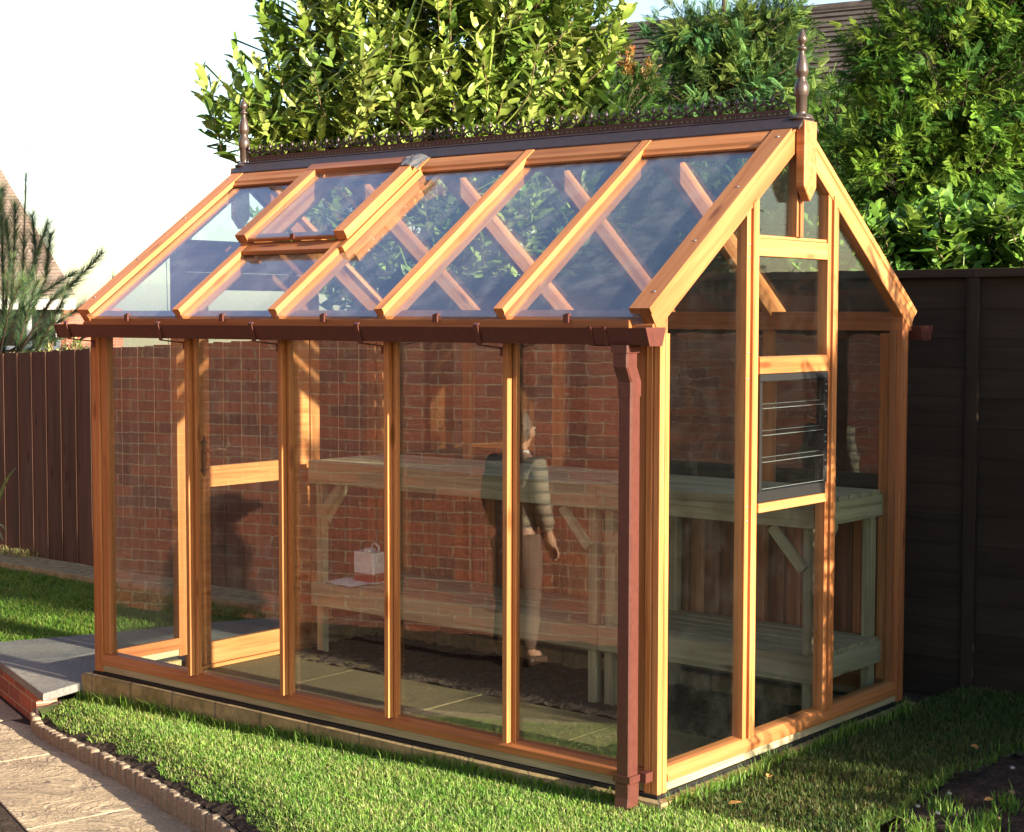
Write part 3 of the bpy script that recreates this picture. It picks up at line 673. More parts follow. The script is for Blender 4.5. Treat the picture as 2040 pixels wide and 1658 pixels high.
# riven stone path
def riven(name, c1, c2, joint, rot, scl, bd, yellow):
    m, t = new_mat(name); nd = N(t); v = objco(nd, (1, 1, 1), (0, 0, rot), rand=False)
    st = nd('Mapping', None, Vector=v); st.inputs['Scale'].default_value = (scl[0], scl[1], 1)
    n = nd('TexNoise', None, Vector=st.outputs[0], Scale=1.0, Detail=7.0, Roughness=.62, Distortion=1.2)
    n2 = nd('TexNoise', None, Vector=v, Scale=60.0, Detail=5.0); n3 = nd('TexNoise', None, Vector=v, Scale=3.0, Detail=4.0)
    ridge = ramp(nd, n.outputs[0], [(.34, (0, 0, 0)), (.44, (.55,) * 3), (.47, (.25,) * 3), (.56, (.8,) * 3), (.60, (.5,) * 3), (.72, (1,) * 3)])
    h = nd('Math', {'operation': 'MULTIPLY_ADD'}, i0=n2.outputs[0], i1=.10, i2=ridge)
    c = ramp(nd, n3.outputs[0], [(.35, c1), (.65, c2)])
    c = mix(nd, c, ramp(nd, n2.outputs[0], [(.3, (.75, .75, .75)), (.7, (1.15, 1.13, 1.1))]), 1, 'MULTIPLY')
    return finish(m, nd, c, .75, h.outputs[0], bd, 1.0, .3)
M['path'] = riven('riven_path_stone', (.37, .285, .20), (.48, .375, .26), None, R(-39), (2.2, 3.6), .024, 0)
M['flag'] = riven('smooth_flagstone', (.17, .165, .165), (.24, .225, .205), None, 0, (2, 9), .004, 0)
M['inflag'] = riven('yellow_flagstone', (.105, .085, .042), (.145, .115, .058), None, 0, (3, 6), .003, 0)
def slab_mesh(name, poly, z0, z1, mat, kind=None, parent=None):
    n = len(poly); V = [(x, y, z1) for x, y in poly] + [(x, y, z0) for x, y in poly]
    F = [list(range(n)), list(range(2 * n - 1, n - 1, -1))] + [[(i + 1) % n, i, n + i, n + (i + 1) % n] for i in range(n)]
    a = sum(poly[i][0] * poly[(i + 1) % n][1] - poly[(i + 1) % n][0] * poly[i][1] for i in range(n))
    if a < 0: F = [f[::-1] for f in F]
    o = mk(name, V, F, mat, parent); b = o.modifiers.new('b', 'BEVEL'); b.width = .004; b.segments = 2; b.limit_method = 'ANGLE'
    if kind: tag(o, kind=kind)
    return o
# path: slabs between the edging and a lower bed
def off(x): return edge_y(x) + .012
outer = lambda x: -1.06 - .37 * (x + 2.49)
seams = [-9.0, -7.2, -5.6, -4.55, -3.62, -2.93, -1.98, -1.1, -.2, 1.0, 2.9]
for xa, xb in zip(seams[:-1], seams[1:]):
    top = []
    xx = np.linspace(xa + .004, xb - .004, 8)
    for x in xx:
        yt = (edge_y(x) if x > -3.42 else (-.02 - .367 * (x + 4.06) if x > -3.9 else -.02 - .367 * (x + 4.06)))
        if -3.62 < x <= -3.42: yt = -.25
        top.append((x, yt - .002))
    sh = .10
    bot = [(x - sh, outer(x - sh)) for x in xx[::-1]]
    top = [(x + (sh if False else 0), y) for x, y in top]
    slab_mesh('path', [(x, y) for x, y in bot + top], -.33, -.250, M['path'], 'structure')
mk('path', [(-9.3, 2.4, -.257), (-9.3, .3, -.257), (-3.4, -.9, -.257), (3.3, -3.9, -.257), (3.3, -2.7, -.257), (-1, -.85, -.257), (-3.3, -.28, -.257), (-4.6, .2, -.257)], [[0, 1, 2, 3, 4, 5, 6, 7]], M['soil'])['kind'] = 'structure'
# raised flagstone platform by the door with a brick riser
A_, B_, Cc_, D_, E_, F_ = (-3.262, -.315), (-3.340, -.0), (-3.340, 1.9), (-3.95, 1.7), (-4.317, .753), (-4.57, .167)
m1 = (-3.66, -.168); m2 = (-3.80, .63); m3 = (-3.345, .56)
gp = .006
slab_mesh('paving', [A_, (-3.345, .02), (-3.345, .30), (-3.86, .30), (-4.03, -.033)], -.098, -.058, M['flag'], 'structure')
slab_mesh('paving', [(-4.04, -.026), (-3.872, .30), (-3.872, .70), (-4.328, .70), (-4.565, .166)], -.098, -.060, M['flag'], 'structure')
slab_mesh('paving', [(-3.345, .308), (-3.345, 1.04), (-3.865, 1.04), (-3.865, .308)], -.098, -.059, M['flag'], 'structure')
slab_mesh('paving', [(-3.345, 1.047), (-3.345, 1.9), (-3.92, 1.74), (-4.2, 1.047)], -.098, -.058, M['flag'], 'structure')
slab_mesh('paving', [(-3.872, .707), (-3.872, 1.04), (-4.20, 1.04), (-4.325, .707)], -.098, -.0605, M['flag'], 'structure')
def brick_mat(name, bw=.225, bh=.075, c1=(.43, .135, .085), c2=(.21, .105, .09), mort=(.50, .38, .27), ms=.009, use=('X', 'Z')):
    m, t = new_mat(name); nd = N(t); tc = nd('TexCoord'); sx = nd('SeparateXYZ', None, Vector=tc.outputs['Object'])
    v = nd('CombineXYZ', None, X=sx.outputs[0], Y=sx.outputs[2], Z=0.0)
    b = nd('TexBrick', {'offset': .5}, Vector=v.outputs[0], Scale=1.0); b.inputs['Brick Width'].default_value = bw; b.inputs['Row Height'].default_value = bh
    b.inputs['Mortar Size'].default_value = ms / 2; b.inputs['Mortar Smooth'].default_value = .2; b.inputs['Bias'].default_value = -.15
    b.inputs['Color1'].default_value = c4(c1); b.inputs['Color2'].default_value = c4(c2); b.inputs['Mortar'].default_value = c4(mort)
    n = nd('TexNoise', None, Vector=tc.outputs['Object'], Scale=35.0, Detail=6.0, Roughness=.7)
    c = mix(nd, b.outputs[0], ramp(nd, n.outputs[0], [(.3, (.7, .68, .66)), (.7, (1.2, 1.18, 1.18))]), 1, 'MULTIPLY')
    h = nd('Math', {'operation': 'MULTIPLY_ADD'}, i0=b.outputs[1], i1=-1.0, i2=n.outputs[0])
    return finish(m, nd, c, .85, h.outputs[0], .006, 1.0, .2)
M['brick'] = brick_mat('red_brick')
def wallseg(name, a, b, z0, z1, th, mat, parent=None):
    a = Vector((a[0], a[1], 0)); b = Vector((b[0], b[1], 0)); d = (b - a).normalized(); s = Vector((-d.y, d.x, 0)); L = (b - a).length
    V, F = merge_boxes([(0, L, 0, th, z0, z1)]); mw = Matrix.Translation(a) @ Matrix((d, s, Vector((0, 0, 1)))).transposed().to_4x4()
    return mk(name, V, F, mat, parent, mw=mw)
rz = wallseg('brick_riser', (-4.60, .20), (-3.46, -.216), -.36, -.0985, .10, M['brick']); tag(rz, 'low red brick riser under the raised flagstones beside the path', 'low wall')
# floor inside
for i, (xa, xb) in enumerate([(-3.20, -2.62), (-2.61, -1.76), (-1.75, -.92), (-.91, -.08)]): slab_mesh('floor', [(xa, .215), (xb, .215), (xb, 1.10), (xa, 1.10)], -.13, -.088 + .0015 * (i % 2), M['inflag'], 'structure')
slab_mesh('floor', [(-3.20, 1.11), (-2.62, 1.11), (-2.62, 1.40), (-3.20, 1.40)], -.13, -.089, M['inflag'], 'structure')
k = slab_mesh('kerb', [(-3.20, .165), (-.08, .165), (-.08, .208), (-3.20, .208)], -.16, -.070, M['flag'], 'structure')
grid_surface('planting_soil', lambda x, y: True, -3.20, -.07, 1.11, 1.87, .03, lambda x, y: -.088, M['soil'], amp=.028)
grid_surface('planting_soil', lambda x, y: True, -3.20, -.07, .08, .17, .03, lambda x, y: -.10, M['soil'], amp=.02)
# stone coping along the far side lawn
M['coping'] = simple('mossy_coping', (.34, .29, .16), .85, noise=1, bd=.006, vary=(.5, 1.15), sc=18)
cx0 = [-12.2, -11.2, -10.2, -9.2, -8.1, -7.12, -6.42, -5.75, -5.05, -4.3, -3.55]
kb = empty('border_kerb', (-6, 2, -.1)); tag(kb, 'mossy stone kerb between the left lawn and the board fence', 'kerb')
for xa, xb in zip(cx0[:-1], cx0[1:]):
    sk = -.10 if xa > -7 else 0
    o = slab_mesh('coping_stone', [(xa + .003, 1.895 + (.10 * (-6.9 - xa) if xa < -7 else 0)), (xb - .003, 1.895), (xb - .003, 2.215), (xa + .003, 2.215)], -.13, -.041 + random.uniform(-.003, .003), M['coping'], None, kb)

# ------------------------------------------------------------------ grass (real blades)
def leafmat(name, rough=.45, tr=.35, spec=.35, bmp=None):
    m, t = new_mat(name); nd = N(t); a = nd('VertexColor', {'layer_name': 'tint'}); return finish(m, nd, a.outputs[0], rough, None, spec=spec, transl=tr)
M['grass'] = leafmat('grass_blades', .5, .45, .3); M['leaf'] = leafmat('laurel_leaf', .33, .28, .5); M['needle'] = leafmat('needles', .5, .25, .3); M['scale'] = leafmat('conifer_scale', .7, .25, .12)
M['stem'] = simple('stem_bark', (.17, .12, .06), .8, vary=(.6, 1.2))
M['bark'] = simple('brown_bark', (.085, .055, .04), .9, vary=(.5, 1.3), bd=.01, sc=25)
def palette(cols, n, jit=.15):
    c = np.array(cols)[rng.integers(0, len(cols), n)]; c = c * (1 + rng.normal(0, jit, (n, 1))); c = c * (1 + rng.normal(0, .05, (n, 3))); return np.clip(c, .004, .9)
def patch(x, y): return .5 + .5 * math.sin(x * 5.3 + 1.7 * math.sin(y * 6.1)) * math.sin(y * 7.7 + 1.3 * math.sin(x * 4.1))
def blades(name, pts, zf, h=(.02, .045), w=.0022, lean=.9, cols=None, label=None, kind='stuff', bias=(0, 0)):
    n = len(pts); x, y = pts[:, 0], pts[:, 1]; z = np.array([zf(a, b) for a, b in pts]) - .003
    pv_ = np.array([patch(a * .7 + 3, b * .7) for a, b in pts]); H = rng.uniform(h[0], h[1], n) * (.75 + .55 * pv_); az = rng.uniform(0, 2 * np.pi, n); ln = rng.uniform(.1, lean, n)
    dx, dy = np.cos(az) * ln + bias[0], np.sin(az) * ln + bias[1]; fa = az + np.pi / 2 + rng.normal(0, .5, n); sx, sy = np.cos(fa) * w, np.sin(fa) * w
    V = np.zeros((n, 5, 3)); 
    V[:, 0] = np.stack([x - sx, y - sy, z], 1); V[:, 1] = np.stack([x + sx, y + sy, z], 1)
    mx, my, mz = x + dx * H * .35, y + dy * H * .35, z + H * .62
    V[:, 2] = np.stack([mx - sx * .8, my - sy * .8, mz], 1); V[:, 3] = np.stack([mx + sx * .8, my + sy * .8, mz], 1)
    V[:, 4] = np.stack([x + dx * H, y + dy * H, z + H * (1.02 - .25 * ln)], 1)
    F = np.array([[0, 1, 3], [0, 3, 2], [2, 3, 4]]); F = (F[None] + (np.arange(n) * 5)[:, None, None]).reshape(-1, 3)
    pv2 = np.array([patch(a * 1.3, b * 1.3 + 5) for a, b in pts])[:, None]
    C3 = palette(cols or [(.23, .41, .06), (.18, .35, .05), (.30, .46, .10), (.36, .44, .15), (.14, .30, .045), (.44, .44, .20)], n, .18) * (1 + np.array([.30, .10, .20]) * (pv2 - .5))
    o = fast(name, V.reshape(-1, 3), F, M['grass'], None, np.repeat(C3, 5, 0)); tag(o, label, 'grass' if label else None, None, kind); return o
def scatter(n, x0, x1, y0, y1, test):
    out = np.stack([rng.uniform(x0, x1, n), rng.uniform(y0, y1, n)], 1)
    return out[[bool(test(a, b)) for a, b in out]]
def vis_front(x, y):
    if not in_lawn2(x, y): return False
    if x < -3.3: return -.27 < y < -.05
    if y < -.02 and x < .05: 
        if y > -.045 and False: return False
        return y < -.046
    return True
dirt = lambda x, y: y < edge_y(x) + .030 + .055 * patch(x * 3, y * 3) if x > -3.3 else False
p1 = scatter(200000, -3.5, 1.7, -1.75, 0.0, lambda x, y: vis_front(x, y) and not dirt(x, y) and y > -1.2 + .62 * (x + .9) - .45)
blades('lawn_grass', p1, lz, (.012, .033), .0018, 1.3, None, 'short sunlit grass of the front lawn')
p2 = scatter(26000, .04, .80, 0.0, 2.47, vis_front); blades('shaded_grass', p2, lz, (.014, .036), .0022, 1.2, [(.07, .12, .025), (.05, .10, .022), (.11, .14, .035), (.13, .12, .05)], 'short grass of the lawn strip behind the gable end')  # darker palette puts the shade into the blade colours
pe = np.concatenate([np.stack([rng.uniform(-3.33, -.1, 2600), -.048 - rng.exponential(.012, 2600)], 1), np.stack([.048 + rng.exponential(.012, 1200), rng.uniform(0, 1.9, 1200)], 1)])
blades('edge_grass', pe, lz, (.03, .078), .0024, .7, [(.13, .24, .03), (.10, .20, .03), (.17, .25, .05)], 'longer grass tufts growing against the block base')
p3 = scatter(90000, -8.6, -3.96, -.2, 1.90, lambda x, y: x < flx(y) - .005 if y < 1.7 else True)
blades('side_grass', p3, lfz, (.016, .040), .0030, 1.1, [(.15, .29, .035), (.12, .25, .03), (.20, .32, .05), (.27, .32, .08)], 'bright grass of the small lawn left of the greenhouse')
pt = np.concatenate([rng.normal((cx_, cy2), .035, (90, 2)) for cx_, cy2 in ((1.02, .35), (1.0, .55), (.80, .62), (.86, .30), (.98, .78))])
blades('bed_tufts', pt, lambda x, y: -.045, (.03, .09), .0028, .8, [(.10, .22, .03), (.14, .24, .04)], 'green grass tufts sprouting from the dark soil bed')
# tufts added under the side glass, standing in for the lawn's reflection
pi_ = np.stack([rng.uniform(-2.4, -.15, 900), rng.uniform(.085, .16, 900)], 1); blades('mirror_lawn_tufts', pi_, lambda x, y: -.10, (.04, .11), .0026, .6, [(.12, .24, .03), (.09, .2, .03)], 'grass tufts added inside the front glass to stand in for the mirrored lawn')
# log-roll edging tiles
M['edging'] = simple('edging_tile', (.27, .20, .14), .8, vary=(.55, 1.2), bd=.004, sc=30)
def edge_pts(step):
    P_ = [Vector((a, b, 0)) for a, b in EDGE]; out = []; carry = 0
    for a, b in zip(P_[:-1], P_[1:]):
        L = (b - a).length; d = (b - a) / L; t = carry
        while t < L: out.append((a + d * t, d)); t += step
        carry = t - L
    return out
pe2 = []
for y_ in np.arange(.1, 2.4, .004): pe2.append((SOILX(y_) + rng.normal(0, .012), y_))
blades('bed_edge_grass', np.array(pe2), lz, (.02, .06), .0024, 1.3, [(.08, .16, .03), (.12, .2, .035)], 'ragged grass along the edge of the soil bed')
first = None; ce = edge_pts(.049)
for i, (p, d) in enumerate(ce):
    if p.x > -.9: break
    u = random.Random(i)
    if first is None:
        V, F = [], []; w, dp_, hh = .0235, .017, 1.0
        prof = [(-w, dp_), (-w, -dp_ * .55), (-w * .55, -dp_), (w * .55, -dp_), (w, -dp_ * .55), (w, dp_)]
        for s, z in ((1, 0), (1, .90), (.93, .96), (.70, 1.0)):
            V += [(a * s, b * s, z) for a, b in prof]
        for q in range(3): F += [[q * 6 + k, q * 6 + (k + 1) % 6, (q + 1) * 6 + (k + 1) % 6, (q + 1) * 6 + k] for k in range(6)]
        F += [[0, 1, 2, 3, 4, 5][::-1], [18 + k for k in range(6)]]
        o = mk('edging_tile', V, F, M['edging']); first = o
    else: o = first.copy(); COL.objects.link(o)
    top = -.192 + .022 * (p.x + 3.3) + u.uniform(-.007, .006)
    if p.x < -3.3: top = -.178 + u.uniform(-.01, .006)
    o.location = (p.x, p.y, -.30); o.scale = (1, u.uniform(.9, 1.15), top + .30); o.rotation_euler = (u.uniform(-.03, .03), u.uniform(-.02, .02), math.atan2(d.y, d.x) + u.uniform(-.1, .1))
    tag(o, 'short upright tile in the curved edging between the path and the front lawn', 'edging tile', 'edging tiles along the path')
# fallen leaves, pebbles
M['dryleaf'] = simple('dry_leaf', (.34, .17, .05), .7, vary=(.6, 1.2)); M['pinkstone'] = simple('pink_pebble', (.30, .15, .14), .6, vary=(.7, 1.2)); M['whitestone'] = simple('pale_pebble', (.36, .34, .33), .6, vary=(.7, 1.2))
lv0 = [('curled brown leaf lying on the shaded grass near the right edge', (.62, 2.02)), ('small tan leaf lying on the lawn near the block base', (.16, .50)), ('pale brown leaf lying in the sunlit lawn below the corner of the base', (.25, .12)), ('dry leaf on the lawn edge beside the soil bed', (.60, 1.35)), ('orange leaf lying on the soil bed', (.93, .72))]
for i, (lb, (x, y)) in enumerate(lv0):
    s = .024; V = [(-s, 0, .004), (-.3 * s, .45 * s, .010), (.5 * s, .35 * s, .012), (s * 1.1, 0, .006), (.5 * s, -.4 * s, .012), (-.3 * s, -.45 * s, .009), (0, 0, .002)]
    o = mk('fallen_leaf', V, [[6, 0, 5], [6, 5, 4], [6, 4, 3], [6, 3, 2], [6, 2, 1], [6, 1, 0]], M['dryleaf']); md = o.modifiers.new('t', 'SOLIDIFY'); md.thickness = .0012
    o.location = (x, y, (lz(x, y) if x < .75 else -.03) + .022); o.rotation_euler = (.2, .15, i * 1.9); tag(o, lb, 'leaf')
peb = [(.76, .77), (.79, .36), (.86, .33), (.95, .42), (.83, .52), (1.02, .60), (.93, .93), (1.05, 1.0), (.80, 1.25), (.98, .28), (.74, .55), (1.1, .8)]
pl_ = ['whitish pebble at the grass edge of the soil bed', 'pink pebble in the sunny front corner of the soil bed', 'reddish pebble near the front corner of the soil bed', 'pink stone half sunk in the soil among grass tufts', 'small pale pebble among dead grass in the bed', 'rosy pebble on dark soil near the right edge', 'dull pink stone farther back in the soil bed', 'small red pebble at the right edge of the bed', 'grey pink pebble at the back of the grass edge', 'white pebble at the front of the soil bed', 'little pale stone on the soil by the lawn', 'round rosy stone near the right picture edge']
for i, (x, y) in enumerate(peb):
    bm_r = random.Random(i + 40); s = bm_r.uniform(.006, .012); V, F = [], []
    for j in range(5):
        for k in range(8): a = k * math.pi / 4; ph = (j + .5) / 5 * math.pi; q = s * bm_r.uniform(.85, 1.1); V.append((q * 1.2 * math.sin(ph) * math.cos(a), q * math.sin(ph) * math.sin(a), q * .7 * math.cos(ph)))
    for j in range(4): F += [[j * 8 + k, (j + 1) * 8 + k, (j + 1) * 8 + (k + 1) % 8, j * 8 + (k + 1) % 8] for k in range(8)]
    F += [list(range(8)), [32 + k for k in range(8)][::-1]]
    o = mk('pebble', V, F, M['pinkstone'] if i in (1, 2, 3, 5, 6, 7, 11) else M['whitestone'], None, True); o.location = (x, y, -.024); tag(o, pl_[i], 'pebble', 'pebbles in the soil bed')
# ------------------------------------------------------------------ fences
M['fencew'] = wood('closeboard', (.112, .062, .044), (.135, .078, .055), (.078, .044, .032), .8, grain=.8, vary=.3, spec=.2)
M['fenced'] = wood('dark_lap_panel', (.038, .026, .019), (.044, .030, .022), (.030, .021, .016), .85, grain=.8, vary=.15, spec=.15, knots=False)
fe = empty('board_fence', (-8, 2.8, -.1)); tag(fe, 'reddish brown featheredge board fence behind the left lawn', 'fence')
x = -12.6; i = 0; rf = random.Random(2)
while x < -3.50:
    w = .088; zt = 1.482 + .046 * (x + 6.35) + rf.uniform(-.003, .006); y = 2.235 + (.004 if i % 2 else 0)
    beam('fence_board', (x + w / 2, y, -.12), (x + w / 2, y + .0, zt), [(-.048, .003), (.052, .0), (.052, .008), (-.048, .010)], M['fencew'], fe, (0, 1, 0), .001); x += w; i += 1
fr = empty('lap_fence', (0, 2.8, -.1)); tag(fr, 'taller dark brown overlapped panel fence behind and right of the greenhouse', 'fence')
pxs = [-3.74, -1.77, .058, 1.89, 3.72]
for a, b in zip(pxs[:-1], pxs[1:]):
    for k in range(14):
        z = -.05 + k * .1385; beam('lap_board', (a + .0305, 2.515, z), (b - .0305, 2.515, z + rf.uniform(-.004, .004)), [(-.001, 0), (-.006, 0), (-.003, .148), (.002, .148)], M['fenced'], fr, (0, 0, 1), .001)
    box('gravel_board', a + .0305, b - .0305, 2.500, 2.53, -.20, -.052, M['fenced'], fr)
    box('top_cap', a + .001, b - .001, 2.475, 2.54, 1.898, 1.938, M['fenced'], fr)
for a in pxs: box('fence_post', a - .030, a + .030, 2.480, 2.54, -.3, 1.897, M['fenced'], fr, axis=2)
# ------------------------------------------------------------------ foliage tools
def inst(TV, TF, Pp, D, Nn, S, tints, name, mat, parent=None):
    D = D / np.linalg.norm(D, axis=1, keepdims=True); W_ = np.cross(Nn, D); W_ /= np.linalg.norm(W_, axis=1, keepdims=True) + 1e-9; N2 = np.cross(D, W_)
    S = S[:, None, None] if S.ndim == 1 else S[:, None, :]
    T = TV[None] * S
    V = Pp[:, None] + T[..., 0:1] * D[:, None] + T[..., 1:2] * W_[:, None] + T[..., 2:3] * N2[:, None]
    k = len(TV); F = (TF[None] + (np.arange(len(Pp)) * k)[:, None, None]).reshape(-1, 3)
    return fast(name, V.reshape(-1, 3), F, mat, parent, np.repeat(tints, k, 0), smooth=False)
LVW = 1.22
LV = np.array([1, LVW, 1]) * np.array([(0, 0, 0), (.07, 0, .0), (.30, .145, .045), (.30, -.145, .045), (.30, 0, 0), (.68, .150, .02), (.68, -.150, .02), (.68, 0, -.03), (.90, .07, -.05), (.90, -.07, -.05), (1, 0, -.09)])
LF = np.array([(1, 4, 2), (1, 3, 4), (4, 7, 5), (4, 5, 2), (4, 3, 6), (4, 6, 7), (7, 8, 5), (7, 10, 8), (7, 6, 14), (7, 9, 10), (0, 1, 1)])[:-1]
cv, cf = [], []
for i in range(10):
    xx = .04 + i * .092; L = .36 * (1 - .55 * i / 10)
    for s in (-1, 1):
        b = len(cv); cv += [(xx - .012, 0, 0), (xx + .010, 0, 0), (xx + L * .75, s * L * .62, -.02 - .03 * i / 10), (xx + L * .35, s * L * .54, .01)]; cf += [(b, b + 1, b + 2), (b, b + 2, b + 3)]
cv += [(.85, .02, 0), (.85, -.02, 0), (1.08, 0, -.04)]; cf += [(len(cv) - 3, len(cv) - 2, len(cv) - 1)]
CV, CF = np.array(cv, float), np.array(cf)
def unit(a): return a / (np.linalg.norm(a, axis=-1, keepdims=True) + 1e-9)
def shell_points(ells, n, rmin=.55, keep=None):
    """points spread through a union of ellipsoids given as (centre, rx, ry, rz) in view-aligned axes; returns points and outward normals"""
    vol = np.array([e[1] * e[2] + e[1] * e[3] for e in ells]); cnt = (vol / vol.sum() * n).astype(int)
    ax = np.array([rgt, Vector((-rgt.y, rgt.x, 0)), Vector((0, 0, 1))]); P_, Nn = [], []
    for e, c in zip(ells, cnt):
        d = unit(rng.normal(size=(c, 3))); r = rng.uniform(rmin ** 2, 1, c) ** .5; lump = 1 + .16 * np.sin(d[:, 0] * 7 + e[1] * 9) * np.sin(d[:, 2] * 6 + 2) + rng.normal(0, .05, c)
        q = d * (r * lump)[:, None] * np.array(e[1:4]); P_.append(np.array(e[0]) + q @ ax); Nn.append(unit((d / np.array(e[1:4])) @ ax))
    P_, Nn = np.concatenate(P_), np.concatenate(Nn)
    # drop points deep inside another ellipsoid
    ok = np.ones(len(P_), bool)
    for e in ells:
        q = ((P_ - np.array(e[0])) @ ax.T) / np.array(e[1:4]); ok &= ~((q ** 2).sum(1) < (rmin * .8) ** 2)
    return P_[ok], Nn[ok]
def laurel(name, ells, nsh, leaf, label, cat='shrub', wide=1.0, group=None, up=.9, cols=None, stem_from=None, per=(9, 14), shoot=.26, rmin=.5, spread=.95):
    P_, Nn = shell_points(ells, nsh, rmin); n = len(P_)
    d = unit(Nn * .75 + np.array([0, 0, up]) + rng.normal(0, .28, (n, 3)))
    pos, dr, nr, sc, tn = [], [], [], [], []; smb = MB()
    pal = palette(cols or [(.115, .185, .028), (.155, .225, .035), (.085, .15, .030), (.20, .26, .05)], n, .12)
    for i in range(n):
        k = int(rng.integers(*per)); L = shoot * rng.uniform(.7, 1.2); a = np.cross(d[i], [0.3, .2, .9]); a /= np.linalg.norm(a); b = np.cross(d[i], a); ph = rng.uniform(0, 6.28)
        for j in range(k):
            t = j / k; an = ph + j * 2.4; rad = a * math.cos(an) + b * math.sin(an); s = spread * (1 - .62 * t)
            dd = d[i] * (1.05 - s * .55) + rad * s; pos.append(P_[i] + d[i] * L * (t - .5)); dr.append(dd); nr.append(d[i] * 1.0 - rad * .4 + rng.normal(0, .12, 3)); sc.append(leaf * rng.uniform(.75, 1.15) * (1 - .25 * t)); tn.append(pal[i] * (1 + .25 * t) * rng.uniform(.85, 1.15))
        if i % 3 == 0: smb.tube([tuple(P_[i] - d[i] * L * .9 - Nn[i] * .25), tuple(P_[i] - d[i] * L * .4), tuple(P_[i] + d[i] * L * .4)], [.007, .005, .003], 4)
    base = Vector(np.mean([np.array(e[0]) for e in ells], 0)); root = empty(name, (base.x, base.y, -.1)); tag(root, label, cat, group)
    inst(LV * np.array([1, wide, 1]), LF, np.array(pos), np.array(dr), np.array(nr), np.array(sc), np.array(tn), 'foliage', M['leaf'], root)
    c = Vector(root.location)
    for k in range(5): a = k * 1.3; w_ = min(.5, ells[0][1] * .45); smb.tube([(c.x + .05 * math.cos(a), c.y + .05 * math.sin(a), -.4), (c.x + .5 * w_ * math.cos(a), c.y + .4 * w_ * math.sin(a), base.z * .5), (base.x + w_ * math.cos(a), base.y + w_ * .7 * math.sin(a), base.z - .1)], [.035, .025, .012], 6)
    smb.build('stems', M['stem'], root, True); return root
def conifer(name, ells, n, spray, label, trunk=None, cols=None, droop=-.15, cat='conifer', group=None, clump=26, rmin=.45):
    P0, N0 = shell_points(ells, max(8, n // clump), rmin); m = len(P0)
    D0 = unit(N0 + np.array([0, 0, .25]) + rng.normal(0, .25, (m, 3)))
    idx = np.repeat(np.arange(m), clump); nn = len(idx); tt = rng.uniform(0, 1, nn)
    side = rng.normal(0, 1, (nn, 3)); P_ = P0[idx] + D0[idx] * (tt[:, None] - .6) * spray * 3.2 + side * spray * .38 * (1.25 - tt[:, None])
    D = unit(D0[idx] * 1.0 + unit(side) * .75 + np.array([0, 0, droop]) + rng.normal(0, .2, (nn, 3))); Nn = unit(rng.normal(0, .5, (nn, 3)) + np.array([0, 0, 1.0]) + N0[idx] * .8)
    S = spray * rng.uniform(.65, 1.25, nn)
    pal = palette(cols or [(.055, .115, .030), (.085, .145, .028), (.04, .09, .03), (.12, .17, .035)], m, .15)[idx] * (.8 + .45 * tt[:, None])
    base = Vector(np.mean([np.array(e[0]) for e in ells], 0)); root = empty(name, (base.x, base.y, -.3)); tag(root, label, cat, group)
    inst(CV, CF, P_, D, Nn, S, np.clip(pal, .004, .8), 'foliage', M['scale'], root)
    smb = MB(); zt = trunk or base.z + .6
    smb.tube([(base.x, base.y, -.4), (base.x + .03, base.y, base.z), (base.x, base.y + .02, zt)], [.09, .055, .016], 8)
    for k in range(0, m, 2):
        p = P0[k]; h = max(.1, p[2] - .45); smb.tube([(base.x, base.y, min(h, zt)), tuple((np.array([base.x, base.y, h]) + p) / 2 + np.array([0, 0, .05])), tuple(p)], [.010, .006, .002], 4)
    smb.build('trunk', M['bark'], root, True); return root
E_ = lambda px, py, t, rx, ry, rz: (np.array(at(px, py, t)), rx, ry, rz)
laurel('laurel_bush', [E_(900, 120, 12.2, 1.15, .85, .95), E_(700, 200, 12.0, .85, .75, .65), E_(620, 95, 12.1, .33, .4, .42), E_(520, 265, 11.9, .42, .45, .30), E_(1110, 130, 12.3, .55, .6, .75), E_(870, 450, 12.2, 1.40, .8, .85), E_(900, -40, 12.2, .95, .7, .55)],
       900, .200, 'large laurel bush with upright yellow green shoots behind the greenhouse ridge', spread=1.0, shoot=.46, per=(9, 13), up=1.35, cols=[(.15, .23, .036), (.20, .28, .05), (.10, .175, .03), (.26, .33, .08)])
laurel('laurel_hedge', [E_(1790, 505, 9.35, .30, .35, .24), E_(1900, 500, 9.3, .36, .35, .26), E_(2040, 495, 9.2, .36, .35, .28), E_(1860, 580, 9.35, .6, .3, .35), E_(1700, 560, 9.5, .4, .3, .4)],
       330, .150, 'glossy broad leaved laurel hedge rising over the dark fence at the right', 'hedge', wide=1.35, spread=1.15, per=(6, 10), shoot=.15, up=1.1, cols=[(.075, .165, .026), (.11, .21, .032), (.16, .26, .04)])
conifer('conifer_tree', [E_(1470, 200, 15, .80, .7, .75), E_(1390, 75, 15, .42, .4, .22), E_(1530, 70, 15, .40, .4, .28), E_(1470, 430, 15, 1.0, .7, .8), E_(1330, 360, 14.8, .5, .5, .7)],
        19000, .125, 'bluish green conifer with bare brown leader, standing just left of the tall finial', trunk=at(1446, -60, 15).z, cols=[(.045, .105, .042), (.06, .13, .045), (.085, .145, .035), (.11, .16, .035)])
conifer('conifer_tree', [E_(1900, 150, 10.6, .66, .6, .95), E_(1790, 330, 10.5, .42, .45, .42), E_(1940, 340, 10.5, .55, .5, .40), E_(1990, -30, 10.7, .5, .5, .5), E_(1740, 130, 10.7, .20, .3, .30), E_(2100, 150, 10.5, .5, .5, .8)],
        30000, .078, 'broad yellow green conifer filling the upper right above the laurel hedge', trunk=4.6, cols=[(.06, .14, .018), (.10, .185, .02), (.14, .215, .028), (.045, .11, .02)])
